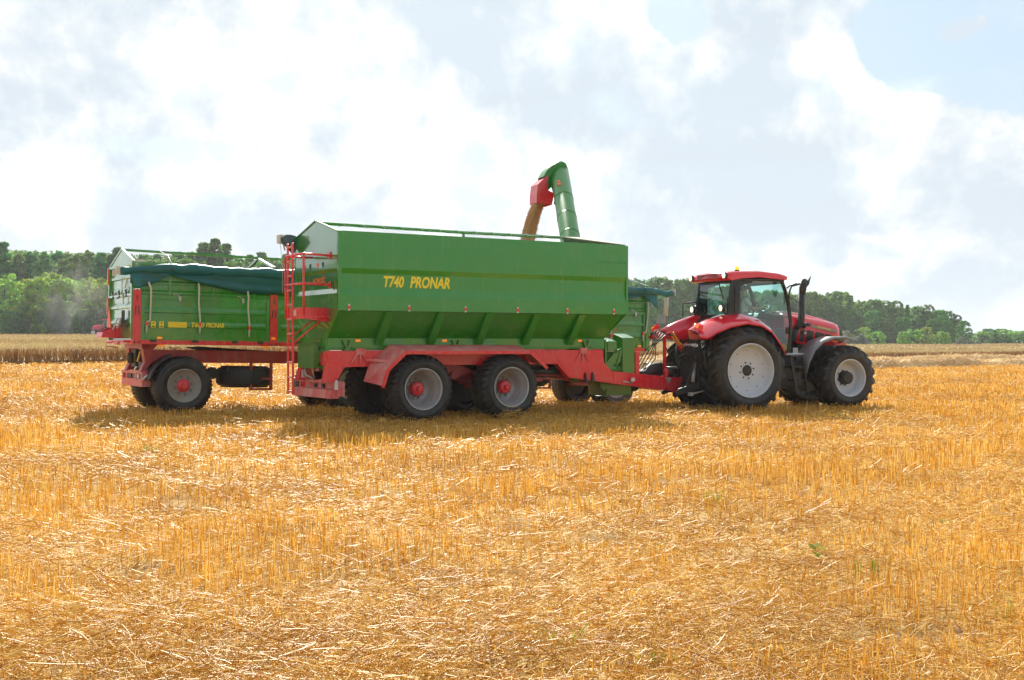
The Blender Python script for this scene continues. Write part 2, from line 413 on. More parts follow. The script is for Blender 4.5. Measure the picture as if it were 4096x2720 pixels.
# ------------------------------------------------------------------ big chaser trailer
W = 2.34
def chaser_trailer():
    g = M['green']
    t = empty('grain_trailer', (-3.43, 23.59, 0), (0, 0, R(31.5)))
    tag(t, 'large green grain trailer with tandem wheels and tall smooth hopper marked T740', 'trailer')
    # hopper walls: pressed profile (y, z)
    prof = [(0, 3.85), (0, 3.13), (.035, 3.03), (.035, 2.73), (-.0, 2.58), (0, 2.29)]
    for s, name in ((0, 'side_wall'), (1, 'side_wall')):
        mb = MB()
        f = (lambda y: y) if s == 0 else (lambda y: W - y)
        for z0, z1, y in ((3.465, 3.85, 0), ):
            mb.grid([[(.05, f(0), 3.85), (7.08, f(0), 3.85)], [(.05, f(0), 3.468), (7.08, f(0), 3.468)]], False)
        mb.grid([[(.05, f(.034), 3.476), (7.08, f(.034), 3.476)], [(.05, f(.034), 3.448), (7.08, f(.034), 3.448)]], False)
        pts = [(0, 3.456)] + prof[1:]
        mb.grid([[(.05, f(y), z), (7.08, f(y), z)] for y, z in pts], False)
        for xx in (2.0, 4.3, 6.5):           # bolt heads of the inner braces
            for dx in (0, .12):
                for dz in (0, .10):
                    mb.lathe([(.012, -.004), (0, -.008)], (xx + dx, f(0), 3.60 + dz), 'y', 6, False)
        o = mb.build(name, g, t, solid=.02, recalc=True)
        if s == 0:
            lettering('T740', M['yellow'], o, (.46, .235), side_place(.99, .020, 2.765), .22, .034)
            lettering('PRONAR', M['yellow'], o, (.93, .24), side_place(1.585, .020, 2.765), .22, .034)
            for x in (.22, 1.55, 2.87, 4.16, 5.46, 6.73):
                MB().box(x - .022, x + .022, -.024, -.0105, 2.315, 2.385).build('reflector', M['lens_red'], o, bevel=.004)
                for z in (2.300, 2.400): MB().box(x - .018, x + .018, -.020, -.0105, z - .014, z + .014).build('reflector_bracket', M['white'], o)
    mb = MB()                                   # corner posts
    for x0, x1 in ((-.012, .055), (7.075, 7.135)):
        for y0, y1 in ((-.014, .06), (W - .06, W + .014)):
            mb.box(x0, x1, y0, y1, 2.29, 3.86)
    mb.box(.055, 7.075, .015, .05, 3.845, 3.875); mb.box(.055, 7.075, W - .05, W - .015, 3.845, 3.875)
    mb.build('corner_posts', g, t, bevel=.006)
    # slopes below the walls
    mb = MB()
    for f in ((lambda y: y), (lambda y: W - y)):
        mb.grid([[(.03, f(.09), 2.285), (7.08, f(.09), 2.285)], [(.03, f(.60), 1.735), (6.86, f(.60), 1.735)]], False)
        mb.grid([[(.055, f(.012), 2.30), (7.075, f(.012), 2.30)], [(.055, f(.09), 2.285), (7.075, f(.09), 2.285)]], False)
    mb.grid([[(7.10, 0.02, 2.29), (7.10, W - .02, 2.29)], [(6.88, .60, 1.735), (6.88, W - .60, 1.735)]], False)
    mb.build('hopper_floor', g, t, solid=.015)
    for x in (1.14, 2.34, 3.51, 4.71, 5.90):
        for f, nm in ((lambda y: y, 'hopper_rib'), (lambda y: W - y, 'hopper_rib')):
            m = MB(); a, b = x - .085, x + .085
            m.hexa([(a, f(.02), 2.275), (b, f(.02), 2.275), (b, f(.14), 2.235), (a, f(.14), 2.235), (a - .02, f(.50), 1.60), (b - .02, f(.50), 1.60), (b - .02, f(.615), 1.60), (a - .02, f(.615), 1.60)])
            m.build(nm, g, t, bevel=.005)
    m = MB()
    for y0, y1 in ((.555, .60), (W - .60, W - .555)): m.box(.0, 6.88, y0, y1, 1.535, 1.74)
    m.box(.0, 6.88, .56, W - .56, 1.50, 1.534)
    o = m.build('sill_beam', g, t, bevel=.006)
    for x in (.66, 2.67, 6.18):
        MB().box(x - .055, x + .055, .535, .556, 1.665, 1.715).build('marker_lamp', M['amber'], o, bevel=.004)
    # load frames between hopper and chassis
    for x in (.42, 2.95, 6.35):
        m = MB()
        m.prism([(x - .03, 1.50), (x + .03, 1.50), (x + .10, 1.70), (x + .05, 1.70), (x, 1.56), (x - .05, 1.70), (x - .12, 1.70)], 'xz', .50, .535)
        m.box(x - .11, x + .13, .44, .54, 1.485, 1.512)
        m.tube([(x - .06, .46, 1.47), (x - .06, .46, 1.56)], .014); m.tube([(x + .08, .46, 1.47), (x + .08, .46, 1.56)], .014)
        m.build('weighing_mount', M['green_dusty'], t)
    # rear wall
    m = MB()
    ys = [.02, .6, 1.17, 1.74, W - .02]
    def row(x, z): return [(x, y, z) for y in ys]
    m.grid([[(0.0, .02, 3.85), (0.0, .6, 3.85), (0, 1.17, 3.85), (0, 1.74, 3.85), (0, W - .02, 3.85)], row(0, 3.468)], False)
    m.add([(0, .02, 3.85), (0, 1.17, 4.15), (0, W - .02, 3.85)], [(0, 1, 2)])
    m.grid([row(.008, 3.468), row(.008, 3.456)], False)
    m.grid([row(0, 3.456), row(0, 3.13), row(.035, 3.05), row(.035, 2.73), row(0, 2.63), row(0, 2.29)], False)
    m.add([(0, .02, 2.29), (0, W - .02, 2.29), (0, W - .57, 1.735), (0, .57, 1.735)], [(0, 1, 2, 3)])
    o = m.build('rear_wall', M['green_rear'], t, solid=.015)
    lettering('NOWO\u015a\u0106', M['orange_film'], o, (.66, .155), rear_place(.022, 1.38, 2.86), 0.0, .012)
    for k, y in enumerate((1.78, 1.46, 1.06, .78)):
        s_ = MB(); s_.prism([(y - .045, 3.28), (y + .045, 3.28), (y + .05, 3.23), (y, 3.16), (y - .05, 3.23)], 'yz', -.013, -.009)
        s_.build('sticker', M['iron'] if k % 2 else M['lens_red'], o)
    m = MB()                                   # rim of the gable and rear corner frame
    m.beam((-.005, .02, 3.86), (-.005, 1.17, 4.16), .05, .03); m.beam((-.005, W - .02, 3.86), (-.005, 1.165, 4.16), .05, .03); m.box(-.012, .03, -.012, .05, 2.28, 3.87); m.box(-.012, .03, W - .05, W + .012, 2.28, 3.87)
    m.hexa([(-.012, -.012, 2.29), (-.012, .11, 2.29), (.03, .11, 2.29), (.03, -.012, 2.29), (-.012, .55, 1.735), (-.012, .80, 1.735), (.03, .80, 1.735), (.03, .55, 1.735)])
    m.hexa([(-.012, W + .012, 2.29), (-.012, W - .11, 2.29), (.03, W - .11, 2.29), (.03, W + .012, 2.29), (-.012, W - .55, 1.735), (-.012, W - .80, 1.735), (.03, W - .80, 1.735), (.03, W - .55, 1.735)])
    m.box(-.03, .05, .57, .80, 1.10, 1.734); m.box(-.03, .05, W - .80, W - .57, 1.10, 1.734); m.box(-.06, .03, .80, W - .80, 1.64, 1.73)
    m.build('rear_frame', g, t, bevel=.005)
    # front wall with its peaked cover
    m = MB()
    m.grid([[(7.11, .02, 3.85), (7.11, W - .02, 3.85)], [(7.11, .02, 2.29), (7.11, W - .02, 2.29)]], False)
    m.build('front_wall', g, t, solid=.02)
    m = MB()
    m.add([(7.10, .03, 3.88), (7.10, W - .03, 3.88), (6.10, 1.17, 4.11), (6.70, 1.17, 4.115)], [(0, 3, 2), (1, 2, 3), (0, 1, 3)])
    m.build('front_cover', M['tan'], t, solid=.015)
    # ridge rail over the open hopper, its post and the net of cords
    m = MB(); m.tube([(0.02, 1.17, 4.14), (.20, 1.17, 4.115), (3.48, 1.17, 4.085), (6.6, 1.17, 4.095)], .034, 10)
    m.tube([(3.48, 1.17, 2.6), (3.48, 1.17, 4.07)], .032, 8)
    o = m.build('ridge_rail', g, t)
    m = MB(); rr = random.Random(3)
    for k in range(13):
        x = .55 + k * .45
        m.tube([(x, 1.14, 4.125), (x + .10, 1.10, 4.09), (x + .75, .04, 3.885)], .0022, 5)
        m.tube([(x - .02, 1.20, 4.06), (x + .02, 1.21, 4.12), (x + .06, 1.14, 4.125), (x + .10, 1.13, 4.06)], .007, 5)
    m.build('cover_cord', M['strap'], o)
    # rolled sheet along the far top edge
    m = MB()
    pts = [(-.26 + k * .385, W + .10 + .02 * math.sin(k * 1.3), 3.84 + .012 * math.sin(k * 2.1)) for k in range(20)]
    m.tube(pts, [.085 + .012 * math.sin(k * 1.7) for k in range(20)], 12)
    o = m.build('cover_roll', M['tarp_dark'], t)
    m = MB()
    m.grid([[(-.30 + .1 * i, W + .05 - .02 * i, 3.93 + .03 * math.sin(i)) for i in range(8)], [(-.34 + .1 * i, W - .06, 3.80 - .05 * abs(math.sin(i * .8))) for i in range(8)], [(-.18 + .06 * i, W - .12, 3.66 - .12 * abs(math.sin(i * .9 + .5))) for i in range(8)]])
    m.build('cover_flap', M['tarp_dark'], o, solid=.008)
    m = MB(); m.box(-.34, -.25, W + .02, W + .2, 3.77, 3.95); m.tube([(-.25, W + .06, 3.77), (-.21, W + .05, 3.62)], .018); m.tube([(-.30, W + .08, 3.75), (-.27, W + .03, 3.2), (-.28, W + .01, 2.7)], .006, 5)
    m.build('roll_end_strap', M['strap'], o)
    # chassis
    m = MB()
    for y0, y1 in ((.37, .55), (W - .55, W - .37)):
        m.box(.9, 5.45, y0, y1, 1.17, 1.48)
        m.prism([(-.08, 1.48), (.898, 1.48), (.898, 1.17), (.80, 1.16), (.29, 1.15), (.12, .86), (-.15, .86), (-.08, 1.15)], 'xz', y0, y1)
        arc = [(6.712, 1.21)] + [(6.712 + .25 * math.sin(a), .99 + .22 * (1 - math.sin(a)) * .95) for a in (R(25), R(50), R(70))] + [(6.98, .985)]
        m.prism([(5.452, 1.48), (6.71, 1.48)] + arc + [(7.0, .70), (5.74, .86), (5.44, 1.17)], 'xz', y0, y1)
    for x in (.0, 1.4, 2.9, 4.4, 5.6, 6.5): m.box(x - .05, x + .09, .55, W - .55, 1.18, 1.44)
    m.build('chassis', M['red'], t, bevel=.006)
    m = MB()                                     # the pad plate in front
    m.prism([(5.43, 1.305), (6.71, 1.32), (6.74, .76), (5.75, .865)], 'xz', .358, .372)
    m.build('chassis_plate', M['red'], t)
    m = MB()
    for s in (0, 1):
        f = (lambda y: y) if s == 0 else (lambda y: W - y)
        # two arms run together towards the hitch
        a0, a1 = f(.37), f(.55); b0, b1 = f(.86), f(1.02)
        m.hexa([(7.0, a0, .70), (7.0, a1, .70), (7.0, a1, .985), (7.0, a0, .985), (9.46, b0, .43), (9.46, b1, .43), (9.46, b1, .775), (9.46, b0, .775)])
    m.box(9.46, 9.50, .80, W - .80, .41, .81)
    o = m.build('drawbar', M['red'], t, bevel=.006)
    m = MB(); m.tube([(9.50, 1.17, .60), (9.72, 1.17, .60)], .07, 12); m.lathe([(.09, -.05), (.09, .05), (.045, .05), (.045, -.05)], (9.80, 1.17, .60), 'z', 16, closed=True); m.build('hitch_eye', M['iron'], o)
    m = MB(); m.add([(8.78, .715, .815), (9.05, .77, .79), (8.93, .735, .66)], [(0, 1, 2)]); m.build('worn_patch', M['rim_dirty'], o, solid=.004)
    m = MB(); m.box(7.55, 7.66, .42, .455, .74, .82); m.tube([(7.3, .415, .74), (7.62, .45, .70)], .016); m.build('chain_hook', M['steel'], o)
    m = MB(); m.box(6.17, 6.42, .30, .356, .755, .785); m.prism([(6.17, .785), (6.22, .785), (6.20, .95), (6.17, .93)], 'xz', .31, .35); m.prism([(6.36, .785), (6.42, .785), (6.42, .90), (6.38, .95), (6.36, .95)], 'xz', .31, .35); m.tube([(6.185, .33, .93), (6.185, .33, .97)], .016); m.tube([(6.385, .33, .93), (6.385, .33, .97)], .016)
    m.build('wheel_chock_holder', M['iron'], t)
    # red supports on the chassis top
    for x in (.62, 6.12):
        m = MB(); m.box(x - .08, x + .10, .32, .40, 1.40, 1.53)
        for dx in (-.20, .0, .16): m.prism([(x + dx * .35 - .012, 1.42), (x + dx * .35 + .02, 1.42), (x + dx + .01, 1.22), (x + dx - .012, 1.22)], 'xz', .335, .368)
        m.build('hopper_support', M['red_dusty'], t)
    # wheels
    for x in (1.84, 3.96):
        wheel(t, x, -.10, .69, .71, .64, .425, 'flot', -1, (M['rubber'], M['rim'], M['red']))
        wheel(t, x, W - .54, .69, .71, .64, .425, 'flot', 1, (M['rubber'], M['rim'], M['red']))
    m = MB()
    for x in (1.84, 3.96):
        m.box(x - .06, x + .06, .4, W - .4, .62, .74)
    for y in (.66, W - .66):
        m.prism([(1.6, .70), (2.1, .70), (2.75, 1.16), (3.1, 1.16), (3.7, .70), (4.2, .70), (3.4, 1.0), (2.95, .9), (2.85, .9), (2.4, 1.0)], 'xz', y - .07, y + .07)
    m.tube([(2.9, .5, .95), (2.9, W - .5, .95)], .09, 12); m.tube([(2.55, .56, 1.0), (2.75, .56, 1.0)], .045); m.tube([(2.62, .45, 1.02), (2.62, .6, 1.02)], .05)
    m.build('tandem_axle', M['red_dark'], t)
    m = MB(); m.tube([(5.0, .7, .98), (5.9, .7, 1.0)], .10, 12); m.box(4.9, 6.0, .8, 1.6, .85, 1.15); m.tube([(4.7, .5, 1.12), (4.9, .52, 1.0), (5.2, .5, 1.03)], .012, 6); m.build('air_tank', M['iron'], t)
    m = MB(); m.tube([(4.6, .62, .93), (6.9, .62, .86)], .02); m.box(4.6, 5.2, .62, .72, .78, .86); m.build('brake_linkage', M['red_dark'], t)
    # mudguards
    for s in (0, 1):
        f = (lambda y: y) if s == 0 else (lambda y: W - y)
        pl = [(.86, .78), (.98, 1.13), (1.37, 1.475), (4.36, 1.465), (4.79, 1.12)]
        inn = [(.70, .86), (.83, 1.21), (1.27, 1.60), (4.33, 1.59), (4.74, 1.22)]
        m = MB(); m.grid([[(x, f(-.21), z) for x, z in pl], [(x, f(.36), z) for x, z in inn]], False)
        o = m.build('mudguard', M['red_dusty'], t, solid=.012)
        l = MB()
        for (xa, za), (xb, zb) in zip(pl[:-1], pl[1:]): l.beam((xa, f(-.22), za - .028), (xb, f(-.22), zb - .028), .02, .07)
        l.build('mudguard_edge', M['red'], o)
    m = MB(); m.beam((.74, .34, 1.30), (1.12, -.05, 1.27), .06, .05); m.build('mudguard_stay', M['red_dusty'], t)
    # bumper beam with lamps
    m = MB()
    m.box(.02, .16, .36, W + .02, .83, .88); m.box(.10, .16, .36, W + .02, .70, .83); m.hexa([(.00, .36, .70), (.00, W + .02, .70), (.16, W + .02, .70), (.16, .36, .70), (-.03, .36, .52), (-.03, W + .02, .52), (.16, W + .02, .52), (.16, .36, .52)])
    m.box(.161, .30, .38, .52, .56, .86)
    o = m.build('bumper', M['red_dusty'], t, bevel=.006)
    for y in (.98, 1.38, 2.1): MB().box(.06, .099, y - .055, y + .055, .725, .805).build('bumper_slot', M['black'], o)
    MB().box(.05, .098, 2.0, 2.06, .74, .80).build('tail_lamp', M['lens_red'], o)
    m = MB(); m.box(.05, .12, .30, .36, .70, .84); m.lathe([(.035, 0), (.035, .05), (0, .05)], (.08, .30, .84), 'z', 10); m.build('side_lamp_or_glint', M['steel'], o)
    # ladder, platform and railing at the back
    X = -.60
    m = MB()
    for y in (1.20, .93): m.beam((X, y, 3.66), (X + .02, y + .03, .60), .05, .035, (1, 0, 0))
    o = m.build('ladder', M['red'], t, bevel=.004)
    for k in range(11):
        z = .66 + k * .292
        MB().box(X - .025, X + .03, .945, 1.20, z - .018, z + .018).build('ladder_rung', M['red_dusty'], o, bevel=.003)
    m = MB()
    m.box(-.585, -.565, .36, 1.30, 2.12, 2.345); m.hexa([(-.565, .36, 2.12), (-.565, .38, 2.12), (.0, .50, 2.06), (.0, .48, 2.06), (-.565, .36, 2.345), (-.565, .38, 2.345), (.0, .50, 2.345), (.0, .48, 2.345)])
    m.box(-.57, -.0, .40, 1.28, 2.15, 2.18)
    m.tube([(X + .03, 1.0, 1.62), (-.02, .78, 2.12)], .02, 6); m.tube([(X + .03, 1.18, 1.72), (-.02, 1.3, 2.12)], .016, 6)
    o = m.build('platform', M['red'], t, bevel=.004)
    for k in range(4):
        s_ = MB(); y = .99 - k * .055
        s_.prism([(y, 2.29), (y - .025, 2.31), (y - .045, 2.20), (y - .02, 2.18)], 'yz', -.5885, -.5852); s_.build('slip_mark', M['white'], o)
    m = MB()
    for z in (3.41, 2.82):
        m.tube([(-.0, .41, z - .015), (-.05, .40, z - .015), (-.56, .35, z), (-.60, .38, z), (-.61, 1.26, z), (-.60, 1.33, z - .03)] + ([(-.60, 1.34, z - .2)] if z > 3 else []), .022, 8)
        m.box(-.025, -.012, .36, .46, z - .075, z + .055)
    m.tube([(-.59, .36, 3.41), (-.585, .37, 2.2)], .024, 8); m.tube([(-.60, 1.34, 3.30), (-.59, 1.33, 2.13)], .024, 8)
    m.tube([(-.60, 1.2, 3.40), (-.02, 1.25, 3.40)], .02, 8)
    m.build('railing', M['red'], t)
    m = MB(); m.box(-.205, -.035, .81, 1.66, 1.13, 1.605); m.box(-.215, -.03, .80, 1.67, 1.606, 1.635)
    o = m.build('control_box', M['green_dusty'], t, bevel=.006)
    for z in (1.21, 1.53): MB().box(-.10, -.06, .795, .809, z - .04, z + .04).build('box_hinge', M['iron'], o)
    m = MB(); m.tube([(-.12, 1.5, 1.13), (-.10, 1.45, .98), (0, 1.3, .9)], .022, 6); m.tube([(-.05, 1.25, 1.13), (.05, 1.36, .86)], .018, 6); m.box(-.12, -.04, 1.58, 1.66, .92, 1.08); m.build('cable', M['galv'], t)
    # unloading auger: gearbox tower at the front, elbow low down, tall pipe leaning out over the far side
    m = MB()
    m.hexa([(7.45, .62, .92), (7.80, .62, .92), (7.80, .98, .92), (7.45, .98, .92), (7.45, .62, 1.76), (7.80, .62, 1.76), (7.80, .98, 1.86), (7.45, .98, 1.86)])
    m.build('gear_tower', M['green_dusty'], t, bevel=.008)
    m = MB(); m.hexa([(7.02, .62, 1.45), (7.28, .62, 1.45), (7.28, .95, 1.45), (7.02, .95, 1.45), (7.02, .62, 1.68), (7.28, .62, 1.68), (7.24, .95, 1.76), (7.06, .95, 1.76)]); m.box(6.90, 6.95, .56, .70, 1.0, 1.72); m.box(6.88, 7.44, .75, 1.6, 1.05, 1.44)
    m.build('front_panel', M['green_dusty'], t, bevel=.006)
    m = MB(); m.tube([(6.95, .72, 1.05), (7.42, .72, 1.0)], .12, 16); m.prism([(6.92, 1.16), (7.06, .98), (7.36, 1.42), (7.30, 1.50)], 'xz', .585, .60); m.prism([(7.22, 1.08), (7.34, 1.20), (7.40, 1.46), (7.34, 1.46)], 'xz', .57, .584); m.tube([(7.22, .57, 1.42), (7.36, .56, 1.52)], .025, 8)
    m.build('crossed_brackets', M['green_dusty'], t)
    m = MB(); m.box(7.22, 7.95, .95, 1.7, .40, .84); m.prism([(7.03, .80), (7.24, .80), (7.24, .60), (7.14, .50), (7.03, .60)], 'xz', .925, .945); m.box(6.98, 7.26, .86, 1.2, .385, .405)
    m.build('sump', M['green_dusty'], t, bevel=.006)
    m = MB(); m.tube([(7.96, 1.17, .62), (8.25, 1.17, .62)], .15, 12); m.build('sump_motor', M['iron'], t)
    m = MB(); m.box(7.82, 7.93, .60, .68, .88, 1.43); m.build('lamp_post', M['red'], t)
    base = Vector((7.22, 2.42, 4.05)); top = Vector((8.72, 5.20, 6.35)); d = (top - base)
    m = MB()
    low = base - d * .42
    m.tube([(7.0, 1.7, .75), (7.0, 2.0, 1.6), tuple(low), tuple(base), tuple(base + d * 1.0), tuple(base + d * 1.03), tuple(base + d * 1.05), tuple(base + d * 1.06)], [.25, .25, .25, .25, .25, .235, .195, .12], 24, True)
    for k in (.10, .33, .58): 
        c = base + d * k; dn = d.normalized() * .012
        m.tube([tuple(c - dn), tuple(c + dn)], .259, 24)
    o = m.build('auger_pipe', M['green_pipe'], t)
    # hood at the top: flat upright cheeks, rounded back, open below
    up = d.normalized(); Zu = Vector((0, 0, 1))
    ax = Vector((-.95, .20, 0)).normalized(); sd = Vector((ax.y, -ax.x, 0))
    if sd.y > 0: sd = -sd
    c0 = base + d
    prof = [(-.10, -.42), (-.11, -.10), (-.10, .08), (-.08, .15), (-.03, .18), (.05, .19), (.18, .16), (.31, .084), (.44, -.037), (.55, -.224)]
    low_ = [(.52, -.45), (.44, -.60), (.263, -.42)]
    full = prof + low_
    def hp(a, b, q): return c0 + ax * a + Zu * b + sd * (.25 * q + .05)
    m = MB()
    m.grid([[hp(a, b, q) for q in (-1, -.6, 0, .6, 1)] for a, b in prof], True)
    for q in (-1, 1): m.add([hp(a, b, q) for a, b in full], [list(range(len(full)))])
    m.grid([[hp(a, b, q) for q in (-1, 1)] for a, b in full[len(prof):]], False)
    m.build('pipe_hood', M['green_pipe'], o)
    sp = [(.455, -.19), (.735, -.449), (.755, -.60), (.772, -.70), (.772, -.953), (.346, -.99), (.27, -.673), (.455, -.60)]
    m = MB()
    for q in (-1.08, 1.08): m.add([hp(a, b, q) for a, b in sp], [list(range(len(sp)))])
    m.grid([[hp(a, b, q) for q in (-1.08, 1.08)] for a, b in sp[:5]], False)
    m.grid([[hp(a, b, q) for q in (-1.08, 1.08)] for a, b in sp[5:7]], False)
    m.build('spout_flap', M['red'], o, solid=.012)
    m = MB(); m.tube([hp(.30, -.45, .6), hp(.20, -.80, .7), hp(.24, -.96, .8)], .022, 8); m.build('flap_cylinder', M['iron'], o)
    m = MB(); q0 = base + d * .70
    front = (Vector((0, -1, 0)) - up * Vector((0, -1, 0)).dot(up)).normalized(); rt = up.cross(front)
    def on_pipe(a, h): 
        v = front * math.cos(a) - rt * math.sin(a)
        return q0 + v * .254 + up * h
    for a0, a1, h0, h1 in ((.95, 1.35, -.10, .04), (1.05, 1.35, .04, .20)):
        m.grid([[on_pipe(a0 + (a1 - a0) * i / 4, h) for i in range(5)] for h in (h0, h1)])
    m.build('sticker', M['orange_film'], o, solid=.004)
    spout = t.matrix_basis @ (c0 + ax * .55 + Zu * -.85)
    # hitch end: jack, drive shaft guard, hose post
    m = MB(); m.tube([(8.95, .86, .80), (8.95, .86, .98)], .055, 12); m.sphere((8.95, .86, .98), (.055, .055, .04), 12, 6); m.box(8.92, 9.0, .83, .90, .74, .80); m.build('jack', M['red'], t)
    m = MB(); m.tube([(9.02, 1.0, .93), (9.40, 1.0, .93)], .135, 18); m.sphere((9.05, 1.0, .93), (.06, .135, .135), 14, 8); m.build('air_bellows', M['black'], t)
    m = MB(); m.tube([(8.35, 1.17, .88), (8.45, 1.17, .90), (8.75, 1.17, .98), (9.0, 1.17, 1.0)], [.07, .09, .17, .18], 18); m.tube([(8.0, 1.17, .82), (8.4, 1.17, .88)], .05, 10); m.build('drive_shaft_guard', M['iron'], t)
    m = MB(); m.box(8.945, 9.005, .93, .99, .79, 1.76); m.tube([(8.98, .96, 1.70), (9.0, .9, 1.88), (9.12, .86, 1.90)], .014, 6); m.build('hose_post', M['red'], t)
    m = MB(); rr = random.Random(5)
    for k in range(5):
        y = .9 + .10 * k; 
        p0 = Vector((8.0, y + .2, .90)); p3 = Vector((9.35, y, 1.82 + .02 * k))
        m.tube([p0, (8.45, y + .15, .96), (8.72, y + .1, 1.25 + .05 * k), (8.66 + .05 * k, y, 1.60), (8.95, y, 1.83 + .03 * k), p3], .013, 6)
    m.tube([(9.0, 1.0, 1.6), (9.25, .95, 1.15), (9.6, 1.0, 1.02), (9.9, 1.2, 1.1)], .022, 6); m.tube([(8.6, 1.3, 1.14), (8.95, 1.1, 1.10), (9.4, 1.1, 1.12)], .02, 6)
    m.build('hydraulic_hoses', M['black'], t)
    def coil(p0, p1, sag, turns, rad, nm, mt):
        pts = []
        p0 = Vector(p0); p1 = Vector(p1); d_ = (p1 - p0).normalized(); s1 = d_.cross(Vector((0, 0, 1))).normalized()
        nn = turns * 9
        for i in range(nn + 1):
            u = i / nn; a = 2 * math.pi * turns * u
            c = p0.lerp(p1, u) + Vector((0, 0, -sag * 4 * u * (1 - u)))
            pts.append(c + s1 * rad * math.cos(a) + s1.cross(d_) * rad * math.sin(a))
        MB().tube(pts, .013, 5).build(nm, mt, t)
    coil((9.15, .86, 1.86), (9.85, .86, 1.74), .26, 22, .052, 'coiled_hose', M['hose_yellow'])
    coil((9.30, .80, 1.50), (9.98, .80, 1.76), .02, 14, .070, 'coiled_hose', M['hose_red'])
    return t, spout
